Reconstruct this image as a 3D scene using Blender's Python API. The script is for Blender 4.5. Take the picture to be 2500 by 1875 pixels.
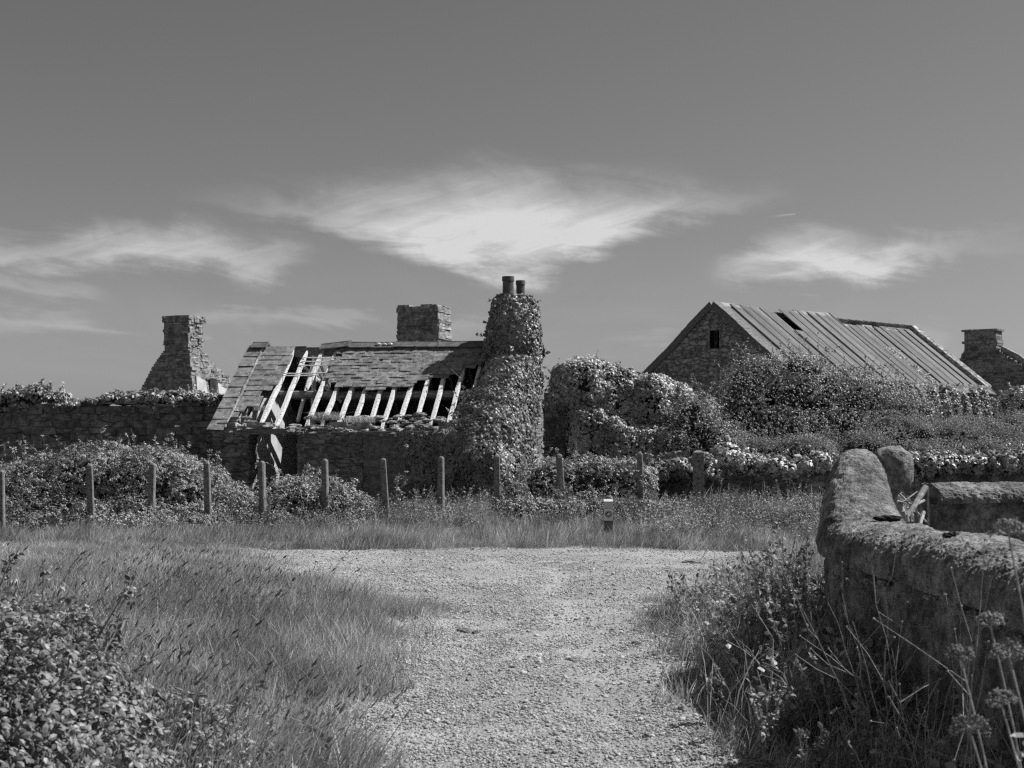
import bpy, math
import numpy as np
from math import radians as R, sin, cos, pi

for o in list(bpy.data.objects): bpy.data.objects.remove(o)
scene = bpy.context.scene
col = scene.collection

# ------------------------------------------------------------------ camera
FPX, W0, H0, HOR, CAMZ = 3400.0, 2500.0, 1875.0, 1050.0, 1.7
cd = bpy.data.cameras.new('camera'); cam = bpy.data.objects.new('camera', cd); col.objects.link(cam)
cam.location = (0, 0, CAMZ); cam.rotation_euler = (pi/2, 0, 0)
cd.sensor_width = 36; cd.lens = FPX/W0*36; cd.shift_y = (HOR-H0/2)/W0
cd.clip_start = .05; cd.clip_end = 3000
cd.dof.use_dof = True; cd.dof.focus_distance = 22; cd.dof.aperture_fstop = 8.0
scene.camera = cam

# ------------------------------------------------------------------ sun, view
SUN_AZ, SUN_EL = 78.0, 50.0          # azimuth from +Y towards +X
sv = np.array([cos(R(SUN_EL))*sin(R(SUN_AZ)), cos(R(SUN_EL))*cos(R(SUN_AZ)), sin(R(SUN_EL))])
sl = bpy.data.lights.new('sun', 'SUN'); so = bpy.data.objects.new('sun', sl); col.objects.link(so)
sl.energy = 4.6; sl.angle = R(.5); sl.color = (1, 1, 1)
so.rotation_euler = (R(90-SUN_EL), 0, pi-R(SUN_AZ)); so.location = (0, 0, 30)
scene.view_settings.view_transform = 'Standard'; scene.view_settings.look = 'None'
scene.view_settings.gamma = 1; scene.view_settings.exposure = 0.45
scene.cycles.use_denoising = False; scene.cycles.filter_width = 1.3
scene.cycles.max_bounces = 5; scene.cycles.diffuse_bounces = 3; scene.cycles.glossy_bounces = 2; scene.cycles.transmission_bounces = 3

# ------------------------------------------------------------------ world: sky texture turned to grey, high cirrus at infinity
w = bpy.data.worlds.new('World'); scene.world = w; w.use_nodes = True
nt = w.node_tree; nt.nodes.clear(); N = nt.nodes; L = nt.links
class NB:
    def __init__(s, nt): s.nt = nt
    def n(s, t, **k):
        x = s.nt.nodes.new(t)
        for a, b in k.items(): setattr(x, a, b)
        return x
    def lk(s, a, b): s.nt.links.new(a, b)
    def m(s, op, *a, clamp=False):
        x = s.n('ShaderNodeMath', operation=op, use_clamp=clamp)
        for i, v in enumerate(a):
            if isinstance(v, (int, float)): x.inputs[i].default_value = v
            else: s.lk(v, x.inputs[i])
        return x.outputs[0]
    def sm(s, v, lo, hi):
        x = s.n('ShaderNodeMapRange', interpolation_type='SMOOTHERSTEP')
        s.lk(v, x.inputs[0])
        for i, q in ((1, lo), (2, hi)):
            if isinstance(q, (int, float)): x.inputs[i].default_value = q
            else: s.lk(q, x.inputs[i])
        return x.outputs[0]
    def curve(s, v, pts, lo, hi):   # v scalar -> piecewise curve; pts given in real units
        x = s.n('ShaderNodeFloatCurve'); c = x.mapping.curves[0]
        x0, x1 = pts[0][0], pts[-1][0]
        q = [((a-x0)/(x1-x0), (b-lo)/(hi-lo)) for a, b in pts]
        while len(c.points) < len(q): c.points.new(.5, .5)
        for p, (a, b) in zip(c.points, q): p.location = (a, b); p.handle_type = 'AUTO'
        x.mapping.update()
        t = s.m('MULTIPLY', s.m('SUBTRACT', v, x0), 1/(x1-x0), clamp=True)
        s.lk(t, x.inputs['Value'])
        return s.m('ADD', s.m('MULTIPLY', x.outputs[0], hi-lo), lo)
b = NB(nt)
sky = b.n('ShaderNodeTexSky', sky_type='NISHITA', sun_disc=False)
sky.sun_elevation = R(SUN_EL); sky.sun_rotation = R(SUN_AZ); sky.air_density = 1.0; sky.dust_density = 1.2
sep = b.n('ShaderNodeSeparateColor'); b.lk(sky.outputs[0], sep.inputs[0])
# panchromatic film behind a yellow filter: mostly red and green
base = b.m('ADD', b.m('MULTIPLY', sep.outputs[0], .55), b.m('MULTIPLY', sep.outputs[1], .30))
tc = b.n('ShaderNodeTexCoord'); sx = b.n('ShaderNodeSeparateXYZ'); b.lk(tc.outputs['Generated'], sx.inputs[0])
yy = b.m('MAXIMUM', sx.outputs[1], .05)
u0 = b.m('DIVIDE', sx.outputs[0], yy); v0 = b.m('DIVIDE', sx.outputs[2], yy)
def skynoise(su, sv_, scale, detail, rot=0, dist=0.0, rough=.6):
    cmb = b.n('ShaderNodeCombineXYZ'); b.lk(u0, cmb.inputs[0]); b.lk(v0, cmb.inputs[1])
    mp = b.n('ShaderNodeMapping'); b.lk(cmb.outputs[0], mp.inputs[0])
    mp.inputs['Rotation'].default_value = (0, 0, rot)
    m2 = b.n('ShaderNodeMapping'); b.lk(mp.outputs[0], m2.inputs[0]); m2.inputs['Scale'].default_value = (su, sv_, 1)
    nz = b.n('ShaderNodeTexNoise'); b.lk(m2.outputs[0], nz.inputs['Vector'])
    nz.inputs['Scale'].default_value = scale; nz.inputs['Detail'].default_value = detail
    nz.inputs['Roughness'].default_value = rough; nz.inputs['Distortion'].default_value = dist
    return nz.outputs[0]
fib1 = skynoise(1.0, 5.0, 9.0, 8, rot=R(8), dist=.5)
fib2 = skynoise(1.0, 7.0, 16.0, 6, rot=R(-16), dist=.7)
big = skynoise(1.0, 2.2, 5.0, 5, dist=.6)
big2 = skynoise(1.3, 2.0, 8.0, 5, rot=.8, dist=.4)
uw = b.m('ADD', u0, b.m('MULTIPLY', b.m('SUBTRACT', big, .5), .07))
vw = b.m('ADD', v0, b.m('ADD', b.m('MULTIPLY', b.m('SUBTRACT', fib1, .5), .050), b.m('MULTIPLY', b.m('SUBTRACT', big2, .5), .034)))
U = lambda px: (px-1250)/FPX
V = lambda py: (HOR-py)/FPX
def cloud(top, bot, amp, soft_t, soft_b, x_soft=60):
    t = b.curve(uw, [(U(x), V(y)) for x, y in top], -.05, .3)
    o = b.curve(uw, [(U(x), V(y)) for x, y in bot], -.05, .3)
    inner_t = b.m('SUBTRACT', t, vw); inner_b = b.m('SUBTRACT', vw, o)
    d = b.m('MULTIPLY', b.sm(inner_t, -soft_t*.25, soft_t), b.sm(inner_b, -soft_b*.25, soft_b))
    e0, e1 = U(top[0][0]), U(top[-1][0]); xs = x_soft/FPX
    d = b.m('MULTIPLY', d, b.m('MULTIPLY', b.sm(uw, e0, e0+xs), b.sm(b.m('MULTIPLY', uw, -1), -e1, -e1+xs)))
    return b.m('MULTIPLY', d, amp)
clouds = [
    cloud([(360, 474), (500, 472), (800, 450), (1000, 425), (1250, 400), (1500, 418), (1700, 450), (1980, 474)],
          [(360, 486), (600, 528), (800, 565), (1000, 622), (1130, 672), (1230, 708), (1330, 705), (1420, 650), (1530, 595), (1700, 545), (1980, 492)], 1.35, .062, .022, 120),
    cloud([(-300, 560), (0, 570), (150, 560), (300, 535), (450, 545), (600, 570), (820, 600)],
          [(-300, 660), (0, 672), (150, 660), (300, 665), (500, 675), (650, 678), (820, 640)], 1.0, .036, .024, 150),
    cloud([(-300, 640), (0, 655), (150, 660), (330, 700)], [(-300, 700), (0, 722), (150, 730), (330, 735)], .30, .014, .014, 120),
    cloud([(1680, 660), (1820, 600), (1950, 568), (2050, 566), (2200, 575), (2400, 572), (2640, 556)],
          [(1680, 690), (1820, 705), (1950, 712), (2080, 712), (2220, 672), (2400, 618), (2640, 580)], 1.4, .034, .024, 140),
    cloud([(-300, 745), (50, 745), (180, 738), (300, 770), (400, 800)], [(-300, 800), (50, 815), (180, 820), (300, 825), (400, 830)], .30, .014, .014, 120),
    cloud([(380, 770), (550, 755), (750, 752), (980, 770)], [(380, 800), (550, 815), (750, 812), (980, 800)], .34, .012, .014, 140),
    cloud([(1050, 770), (1120, 760), (1250, 790)], [(1050, 830), (1120, 830), (1250, 820)], .26, .012, .02, 60),
    cloud([(1430, 830), (1550, 812), (1680, 820)], [(1430, 850), (1550, 850), (1680, 850)], .22, .01, .01, 60),
    cloud([(2150, 790), (2250, 770), (2330, 790)], [(2150, 850), (2250, 860), (2330, 850)], .22, .02, .02, 60),
]
cs = clouds[0]
for c in clouds[1:]: cs = b.m('MAXIMUM', cs, c)
tex = b.m('ADD', b.m('MULTIPLY', fib1, .8), b.m('MULTIPLY', fib2, .55))
texs = b.sm(tex, .40, .86)
dens = b.m('MULTIPLY', cs, b.m('ADD', .50, b.m('MULTIPLY', texs, .52)))
# thin high veil near the horizon and one short vapour trail
veil = b.m('MULTIPLY', b.sm(v0, .20, -.02), b.m('MULTIPLY', b.sm(big, .35, .75), .16))
tv = b.m('SUBTRACT', v0, b.m('ADD', V(530), b.m('MULTIPLY', b.m('SUBTRACT', u0, U(1870)), .105)))
trail = b.m('MULTIPLY', b.sm(b.m('ABSOLUTE', tv), .0010, .0002), b.m('MULTIPLY', b.sm(u0, U(1860), U(1930)), b.sm(u0, U(1945), U(1938))))
dens = b.m('ADD', b.m('ADD', dens, veil), b.m('MULTIPLY', trail, .22), clamp=True)
SKY_GAIN = .85; CLOUD_L = 7.0
val = b.m('ADD', b.m('MULTIPLY', b.m('MULTIPLY', base, SKY_GAIN), b.m('SUBTRACT', 1.0, dens)), b.m('MULTIPLY', dens, CLOUD_L))
cc = b.n('ShaderNodeCombineColor')
for i in range(3): b.lk(val, cc.inputs[i])
bg = b.n('ShaderNodeBackground'); b.lk(cc.outputs[0], bg.inputs[0]); bg.inputs[1].default_value = .07
wo = b.n('ShaderNodeOutputWorld'); b.lk(bg.outputs[0], wo.inputs[0])

# ------------------------------------------------------------------ helpers
rng = np.random.default_rng(7)
def P(px, py, D): return np.array([(px-1250)/FPX*D, D, CAMZ-(py-HOR)/FPX*D])
def hsh(i, j, k):
    n = (i*374761393 + j*668265263 + k*2147483647 + 1013904223) & 0xffffffff
    n = ((n ^ (n >> 13))*1274126177) & 0xffffffff
    return ((n ^ (n >> 16)) & 0xffff)/65535.0
def vnoise(Pt, s=1.0, seed=0):
    q = np.asarray(Pt, float)*s + seed*17.31 + 1000
    f = np.floor(q).astype(np.int64); t = q-f; t = t*t*(3-2*t)
    r = 0
    for a in (0, 1):
        for c in (0, 1):
            for d in (0, 1):
                wgt = (t[..., 0] if a else 1-t[..., 0])*(t[..., 1] if c else 1-t[..., 1])*(t[..., 2] if d else 1-t[..., 2])
                r = r + wgt*hsh(f[..., 0]+a, f[..., 1]+c, f[..., 2]+d)
    return r
def fbm(Pt, s=1.0, seed=0, o=3):
    r = 0; a = .5; tot = 0
    for i in range(o):
        r = r + a*vnoise(Pt, s*2**i, seed+i); tot += a; a *= .5
    return r/tot

class MB:
    def __init__(s): s.v = []; s.f = {3: [], 4: []}; s.mi = {3: [], 4: []}; s.n = 0
    def add(s, V, F, mi=0):
        V = np.asarray(V, float).reshape(-1, 3); F = np.asarray(F, np.int64)
        k = F.shape[1]; s.f[k].append(F+s.n); s.mi[k].append(np.full(len(F), mi)); s.v.append(V); s.n += len(V)
    def join(s, V, Fs, mi=0):    # several face arrays over one vertex block
        V = np.asarray(V, float).reshape(-1, 3)
        for F in Fs:
            F = np.asarray(F, np.int64); k = F.shape[1]
            s.f[k].append(F+s.n); s.mi[k].append(np.full(len(F), mi))
        s.v.append(V); s.n += len(V)
    def build(s, name, mats, parent=None, loc=None, local=False, smooth=False):
        me = bpy.data.meshes.new(name)
        V = np.concatenate(s.v)
        if parent is not None and not local: V = V - np.array(parent.location)
        if parent is None and loc is not None: V = V - np.array(loc)
        me.vertices.add(len(V)); me.vertices.foreach_set('co', V.astype(np.float32).ravel())
        idx = []; ls = []; mt = []; off = 0
        for k in (3, 4):
            if s.f[k]:
                F = np.concatenate(s.f[k]); idx.append(F.ravel()); ls.append(off+np.arange(len(F))*k); off += F.size
                mt.append(np.concatenate(s.mi[k]))
        idx = np.concatenate(idx).astype(np.int32); ls = np.concatenate(ls).astype(np.int32); mt = np.concatenate(mt).astype(np.int32)
        me.loops.add(len(idx)); me.loops.foreach_set('vertex_index', idx)
        me.polygons.add(len(ls)); me.polygons.foreach_set('loop_start', ls)
        me.polygons.foreach_set('material_index', mt)
        me.polygons.foreach_set('use_smooth', np.full(len(ls), bool(smooth)))
        for m in (mats if isinstance(mats, (list, tuple)) else [mats]): me.materials.append(m)
        me.update(calc_edges=True)
        o = bpy.data.objects.new(name, me)
        if parent is not None: o.parent = parent
        elif loc is not None: o.location = loc
        col.objects.link(o)
        return o
def tag(o, label=None, cat=None, group=None, kind=None):
    if label: o['label'] = label
    if cat: o['category'] = cat
    if group: o['group'] = group
    if kind: o['kind'] = kind
    return o
def thing(name, loc, rz=0, label=None, cat=None, group=None):
    o = bpy.data.objects.new(name, None); col.objects.link(o); o.empty_display_size = .2
    o.location = loc; o.rotation_euler = (0, 0, rz); return tag(o, label, cat, group)
def copy_tree(o, parent=None):
    c = o.copy(); col.objects.link(c)
    if parent is not None: c.parent = parent
    for ch in list(o.children): copy_tree(ch, c)
    return c

BOXF = np.array([[0, 3, 2, 1], [4, 5, 6, 7], [0, 1, 5, 4], [1, 2, 6, 5], [2, 3, 7, 6], [3, 0, 4, 7]])
def box(mb, x0, x1, y0, y1, z0, z1, j=0, mi=0):
    V = np.array([[x0, y0, z0], [x1, y0, z0], [x1, y1, z0], [x0, y1, z0], [x0, y0, z1], [x1, y0, z1], [x1, y1, z1], [x0, y1, z1]], float)
    if j: V += rng.normal(0, j, V.shape)
    mb.add(V, BOXF, mi)
def obox(mb, c, ax, ay, az, j=0, mi=0):   # oriented box: centre and three half vectors
    c, ax, ay, az = map(np.asarray, (c, ax, ay, az)); V = []
    for sz in (-1, 1):
        for sx_, sy in ((-1, -1), (1, -1), (1, 1), (-1, 1)): V.append(c+sx_*ax+sy*ay+sz*az)
    V = np.array(V, float)
    if j: V += rng.normal(0, j, V.shape)
    mb.add(V, BOXF, mi)
def nrm(v): v = np.asarray(v, float); return v/np.linalg.norm(v)
def tube(mb, pts, rad, n=6, mi=0, cap=True):
    pts = np.asarray(pts, float); k = len(pts)
    rad = np.broadcast_to(np.asarray(rad, float), (k,))
    t = np.gradient(pts, axis=0); t /= np.linalg.norm(t, axis=1)[:, None]+1e-9
    ref = np.array([0, 0, 1.]) if abs(t[0, 2]) < .9 else np.array([1., 0, 0])
    a = np.cross(t, ref); a /= np.linalg.norm(a, axis=1)[:, None]+1e-9; c = np.cross(t, a)
    th = np.arange(n)/n*2*pi
    V = pts[:, None]+rad[:, None, None]*(np.cos(th)[None, :, None]*a[:, None]+np.sin(th)[None, :, None]*c[:, None])
    V = V.reshape(-1, 3); i = np.arange(k-1)[:, None]*n; q = np.arange(n)[None]; q2 = (q+1) % n
    F = np.stack([i+q, i+q2, i+n+q2, i+n+q], -1).reshape(-1, 4)
    Fs = [F]
    if cap:
        V = np.vstack([V, pts[0], pts[-1]]); z = k*n; q = np.arange(n); q2 = (q+1) % n
        Fs.append(np.stack([q2, q, np.full(n, z)], -1)); Fs.append(np.stack([(k-1)*n+q, (k-1)*n+q2, np.full(n, z+1)], -1))
    mb.join(V, Fs, mi)
def sphere_pts(nu=16, nv=10):
    th = np.arange(nu)/nu*2*pi; ph = (np.arange(nv-1)+1)/nv*pi
    V = [[0, 0, 1.]]+[[sin(p)*cos(t), sin(p)*sin(t), cos(p)] for p in ph for t in th]+[[0, 0, -1.]]
    F4 = []; F3 = []
    for i in range(nu):
        F3.append([0, 1+i, 1+(i+1) % nu]); e = 1+(nv-2)*nu; F3.append([e+(i+1) % nu, e+i, len(V)-1])
        for r in range(nv-2):
            a = 1+r*nu+i; c = 1+r*nu+(i+1) % nu; F4.append([a, a+nu, c+nu, c])
    return np.array(V), np.array(F4), np.array(F3)
SP = sphere_pts(); SPH = sphere_pts(28, 18); SPL = sphere_pts(7, 5)
def ball(mb, c, r, amp=0, s=1.0, sp=SP, mi=0, seed=0, p=1.0):
    V, F4, F3 = sp; D = V.copy()
    if p != 1: D = np.sign(D)*np.abs(D)**p
    Q = D*np.asarray(r)
    if amp: Q = Q*(1+amp*(fbm(V+np.asarray(c), s, seed)[:, None]-.5)*2)
    mb.join(Q+np.asarray(c), [F4, F3], mi)

# ------------------------------------------------------------------ materials (a monochrome place: every colour is a grey)
def g(v): return (v, v, v, 1)
def mat(name, lo, hi, scale=5, stretch=(1, 1, 1), rough=.85, bump=.3, bscale=30, bdist=.02, island=0.0, detail=8, contrast=(.35, .65),
        spots=None, courses=None, spec=.3, inst=0.0, big=None, nrough=.6):
    m = bpy.data.materials.new(name); m.use_nodes = True; t = m.node_tree; t.nodes.clear(); q = NB(t)
    tc = q.n('ShaderNodeTexCoord'); mp = q.n('ShaderNodeMapping'); q.lk(tc.outputs['Object'], mp.inputs[0]); mp.inputs['Scale'].default_value = stretch
    def noise(sc, de=8, ro=.6, vec=None):
        z = q.n('ShaderNodeTexNoise'); q.lk((vec or mp.outputs[0]), z.inputs['Vector']); z.inputs['Scale'].default_value = sc
        z.inputs['Detail'].default_value = de; z.inputs['Roughness'].default_value = ro; return z.outputs[0]
    n1 = noise(scale, detail, nrough)
    f = q.sm(n1, contrast[0], contrast[1])
    v = q.m('ADD', lo, q.m('MULTIPLY', f, hi-lo))
    if big:
        nb = noise(big[0], 3); v = q.m('MULTIPLY', v, q.m('ADD', 1-big[1], q.m('MULTIPLY', q.sm(nb, .35, .65), 2*big[1])))
    if spots:   # (scale, threshold, value) pale lichen spots with a shape of their own
        vo = q.n('ShaderNodeTexVoronoi'); q.lk(tc.outputs['Object'], vo.inputs['Vector']); vo.inputs['Scale'].default_value = spots[0]
        nn = noise(spots[0]*.35, 3, vec=tc.outputs['Object'])
        k = q.m('MULTIPLY', q.sm(vo.outputs['Distance'], spots[1], spots[1]*.55), q.sm(nn, .5, .6))
        v = q.m('ADD', q.m('MULTIPLY', v, q.m('SUBTRACT', 1.0, k)), q.m('MULTIPLY', k, spots[2]))
    if island:
        ge = q.n('ShaderNodeNewGeometry'); v = q.m('MULTIPLY', v, q.m('ADD', 1-island, q.m('MULTIPLY', ge.outputs['Random Per Island'], 2*island)))
    if inst:
        oi = q.n('ShaderNodeObjectInfo'); v = q.m('MULTIPLY', v, q.m('ADD', 1-inst, q.m('MULTIPLY', oi.outputs['Random'], 2*inst)))
    hgt = noise(bscale, 6)
    if courses:   # (x scale, z scale): rough coursed rubble joints
        w_ = noise(3, 3); cx = q.n('ShaderNodeMapping'); q.lk(tc.outputs['Object'], cx.inputs[0]); cx.inputs['Scale'].default_value = (courses[0], courses[0], courses[1])
        ad = q.n('ShaderNodeVectorMath', operation='ADD'); q.lk(cx.outputs[0], ad.inputs[0])
        sc_ = q.n('ShaderNodeVectorMath', operation='SCALE'); nz = q.n('ShaderNodeTexNoise'); q.lk(tc.outputs['Object'], nz.inputs['Vector']); nz.inputs['Scale'].default_value = 4
        q.lk(nz.outputs['Color'], sc_.inputs[0]); sc_.inputs['Scale'].default_value = 1.2; q.lk(sc_.outputs[0], ad.inputs[1])
        vo = q.n('ShaderNodeTexVoronoi', feature='DISTANCE_TO_EDGE'); q.lk(ad.outputs[0], vo.inputs['Vector']); vo.inputs['Scale'].default_value = 1
        e = q.sm(vo.outputs['Distance'], .0, .13)
        vc = q.n('ShaderNodeTexVoronoi'); q.lk(ad.outputs[0], vc.inputs['Vector']); vc.inputs['Scale'].default_value = 1
        sp_ = q.n('ShaderNodeSeparateColor'); q.lk(vc.outputs['Color'], sp_.inputs[0])
        v = q.m('MULTIPLY', v, q.m('ADD', .7, q.m('MULTIPLY', sp_.outputs[0], .6)))
        v = q.m('MULTIPLY', v, q.m('ADD', .55, q.m('MULTIPLY', e, .45)))
        hgt = q.m('ADD', q.m('MULTIPLY', e, 1.5), hgt)
    c3 = q.n('ShaderNodeCombineColor')
    for i in range(3): q.lk(v, c3.inputs[i])
    bs = q.n('ShaderNodeBsdfPrincipled'); q.lk(c3.outputs[0], bs.inputs['Base Color']); bs.inputs['Roughness'].default_value = rough
    bs.inputs['Specular IOR Level'].default_value = spec
    if bump:
        bp = q.n('ShaderNodeBump'); q.lk(hgt, bp.inputs['Height']); bp.inputs['Strength'].default_value = bump; bp.inputs['Distance'].default_value = bdist
        q.lk(bp.outputs[0], bs.inputs['Normal'])
    ou = q.n('ShaderNodeOutputMaterial'); q.lk(bs.outputs[0], ou.inputs[0])
    return m
def leafmat(name, v, var=.35, rough=.45, tr=.25, spec=.5, bigv=.25):
    m = bpy.data.materials.new(name); m.use_nodes = True; t = m.node_tree; t.nodes.clear(); q = NB(t)
    ge = q.n('ShaderNodeNewGeometry'); tc = q.n('ShaderNodeTexCoord')
    z = q.n('ShaderNodeTexNoise'); q.lk(ge.outputs['Position'], z.inputs['Vector']); z.inputs['Scale'].default_value = 1.3; z.inputs['Detail'].default_value = 4
    oi = q.n('ShaderNodeObjectInfo')
    k = q.m('MULTIPLY', q.m('ADD', 1-var, q.m('MULTIPLY', ge.outputs['Random Per Island'], 2*var)), q.m('ADD', 1-bigv, q.m('MULTIPLY', q.sm(z.outputs[0], .35, .65), 2*bigv)))
    k = q.m('MULTIPLY', q.m('MULTIPLY', k, v), q.m('ADD', .85, q.m('MULTIPLY', oi.outputs['Random'], .3)))
    c3 = q.n('ShaderNodeCombineColor')
    for i in range(3): q.lk(k, c3.inputs[i])
    bs = q.n('ShaderNodeBsdfPrincipled'); q.lk(c3.outputs[0], bs.inputs['Base Color']); bs.inputs['Roughness'].default_value = rough
    bs.inputs['Specular IOR Level'].default_value = spec
    tl = q.n('ShaderNodeBsdfTranslucent'); q.lk(c3.outputs[0], tl.inputs[0])
    mx = q.n('ShaderNodeMixShader'); mx.inputs[0].default_value = tr; q.lk(bs.outputs[0], mx.inputs[1]); q.lk(tl.outputs[0], mx.inputs[2])
    ou = q.n('ShaderNodeOutputMaterial'); q.lk(mx.outputs[0], ou.inputs[0])
    return m
M = dict(
    ground=mat('soil', .05, .11, 3, bump=.5, bscale=25),
    gravel=mat('gravel', .25, .46, 44, bump=1.0, bscale=60, bdist=.03, detail=9, contrast=(.38, .6), big=(.6, .14)),
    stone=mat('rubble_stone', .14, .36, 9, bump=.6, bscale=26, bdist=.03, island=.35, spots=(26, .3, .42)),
    stone_dark=mat('shaded_side_stone', .10, .24, 7, bump=.6, bscale=26, bdist=.03, island=.35, spots=(22, .3, .36)),  # darker copy of the rubble stone, shade put into its colour
    mortar=mat('lime_mortar', .16, .34, 9, bump=.7, bscale=30, bdist=.03),
    render=mat('old_render', .15, .30, 4, bump=.7, bscale=40, bdist=.03, courses=(3.2, 9.0)),
    barnstone=mat('barn_rubble', .20, .44, 6, bump=.8, bscale=30, bdist=.04, courses=(2.2, 6.5)),
    plaster=mat('interior_plaster', .38, .52, 4, bump=.25, bscale=18, bdist=.02, contrast=(.3, .6)),
    brick=mat('brick', .11, .19, 12, bump=.5, bscale=50, island=.25),
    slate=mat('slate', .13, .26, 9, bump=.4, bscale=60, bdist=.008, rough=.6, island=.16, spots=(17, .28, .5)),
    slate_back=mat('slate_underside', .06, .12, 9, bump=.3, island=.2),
    tile=mat('ridge_tile', .09, .15, 10, bump=.3, bscale=40, island=.15, rough=.6),
    lichen=mat('lichen', .62, .75, 20, bump=.4, bscale=40),
    wood=mat('weathered_timber', .26, .74, 6, stretch=(9, 1.2, 9), bump=.6, bscale=20, bdist=.01, contrast=(.34, .52), rough=.8),
    wood_dark=mat('dark_timber', .10, .22, 8, stretch=(1, 6, 6), bump=.5, bscale=20, bdist=.01),
    concrete=mat('post_concrete', .11, .24, 22, bump=.6, bscale=70, bdist=.008, rough=.9, spots=(60, .3, .5)),
    pot=mat('chimney_pot_clay', .07, .12, 8, bump=.2, rough=.55),
    potrim=mat('chimney_pot_rim', .22, .3, 8, bump=.2, rough=.6),
    cement=mat('wall_render_roughcast', .10, .27, 14, bump=1.0, bscale=60, bdist=.022, contrast=(.40, .60), detail=14, big=(2.6, .35), spots=(45, .30, .42), nrough=.8),
    sheet=mat('roof_sheet', .22, .34, 5, stretch=(.35, 5, .35), bump=.5, bscale=60, bdist=.01, island=.08, contrast=(.3, .7), spots=(9, .16, .5), big=(.7, .12)),
    dark=mat('hollow_shade', .008, .015, 5, bump=0),  # near-black colour standing in for shade inside holes and openings
    hull=mat('inner_shade', .02, .05, 12, bump=.6, bscale=30),  # near-black backing, inner shade put into the colour
    bark=mat('bark', .10, .22, 18, stretch=(1, 1, .3), bump=.5, bscale=40, bdist=.01),
    stalk=mat('dry_stalk', .22, .4, 30, bump=.1),
    white=mat('white_panel', .62, .72, 20, bump=.05, rough=.5),
    black=mat('black_print', .03, .05, 20, bump=0, rough=.5),
    pebble=mat('pebble', .22, .50, 20, bump=.4, bscale=60, bdist=.01, inst=.45),
    rock=mat('loose_rock', .12, .24, 18, bump=.4, bscale=50, bdist=.01),
    iron=mat('rusty_iron', .05, .1, 20, bump=.3),
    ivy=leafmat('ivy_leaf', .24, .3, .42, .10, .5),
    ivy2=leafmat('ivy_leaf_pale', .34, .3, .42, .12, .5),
    bramble=leafmat('bramble_leaf', .28, .5, .45, .12, .5),
    haw=leafmat('hawthorn_leaf', .32, .5, .5, .14, .45),
    shrub=leafmat('shrub_leaf', .28, .4, .55, .25, .4),
    grass=leafmat('grass_blade', .34, .65, .5, .3, .4),
    grassdry=leafmat('dry_grass_blade', .46, .4, .55, .4, .35),
    seed=leafmat('seed_head', .33, .4, .7, .2, .2),
    seeddark=leafmat('dark_seed_head', .16, .4, .7, .2, .2),
    weed=leafmat('weed_leaf', .27, .5, .55, .12, .3), nearbramble=leafmat('glossy_bramble_leaf', .17, .55, .48, .15, .5),
    verge=mat('verge_mortar', .11, .22, 14, bump=.7, bscale=30, bdist=.03), branch=mat('bare_branch', .22, .46, 25, bump=.3, bscale=60, bdist=.004),
    flower=leafmat('pale_flower', .55, .2, .7, .3, .2),
)
# ------------------------------------------------------------------ terrain
PL = np.array([(-30, -.9), (4, -.88), (7.0, -.86), (8.9, -.84), (11.3, -.86), (12.8, -1.08), (14, -1.7), (15.2, -2.35), (16.5, -3.0), (18.0, -3.6), (19.6, -4.3)])
PR = np.array([(-30, 1.4), (4, 1.38), (7.0, 1.30), (7.8, 1.18), (9.6, 1.10), (12.3, 1.22), (14.8, 2.05), (17, 2.8), (19.6, 3.6)])
def edge_l(y): return np.interp(y, PL[:, 0], PL[:, 1])
def edge_r(y): return np.interp(y, PR[:, 0], PR[:, 1])
def gz(x, y):
    x = np.asarray(x, float); y = np.asarray(y, float)
    t = np.clip((y-19.7)/4.5, 0, 1); t = t*t*(3-2*t)
    z = t*(.10+.18*np.clip((x+4)/4, 0, 1)+.03*np.clip((x-.5)/4, 0, 1))
    side = np.clip(np.maximum(edge_l(y)-x, x-edge_r(y)), 0, 2)
    z = z+np.where(y < 19.6, .05*side, .0)*np.clip((19.6-y)/2, 0, 1)
    q = np.stack([x, y, 0*x], -1)
    return z+(fbm(q, .8, 3)-.5)*.06*np.clip(side*2, .15, 1)-.035*np.exp(-((x-.62)/.22)**2)*(y < 18)-.03*np.exp(-((x+.35)/.2)**2)*(y < 15)+.05*(fbm(q, 1.7, 12)-.5)*(side < .3)+(fbm(q, .02, 5)-.5)*np.clip((y-60)/200, 0, 1)*6
def grid_mesh(xs, ys, zf, off=0.0):
    X, Y = np.meshgrid(xs, ys); Z = zf(X, Y)+off
    V = np.stack([X, Y, Z], -1).reshape(-1, 3); nx = len(xs)
    i = np.arange(len(ys)-1)[:, None]*nx+np.arange(nx-1)[None]; i = i.ravel()
    return V, np.stack([i, i+1, i+nx+1, i+nx], -1)
mb = MB()
xs = np.concatenate([-np.geomspace(900, 14, 26), np.linspace(-13, 13, 131), np.geomspace(14, 900, 26)])
ys = np.concatenate([-np.geomspace(600, 4, 20), np.linspace(-3, 32, 176), np.geomspace(33, 1500, 30)])
mb.add(*grid_mesh(xs, ys, gz)); tag(mb.build('ground', M['ground'], smooth=True), kind='structure')
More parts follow.
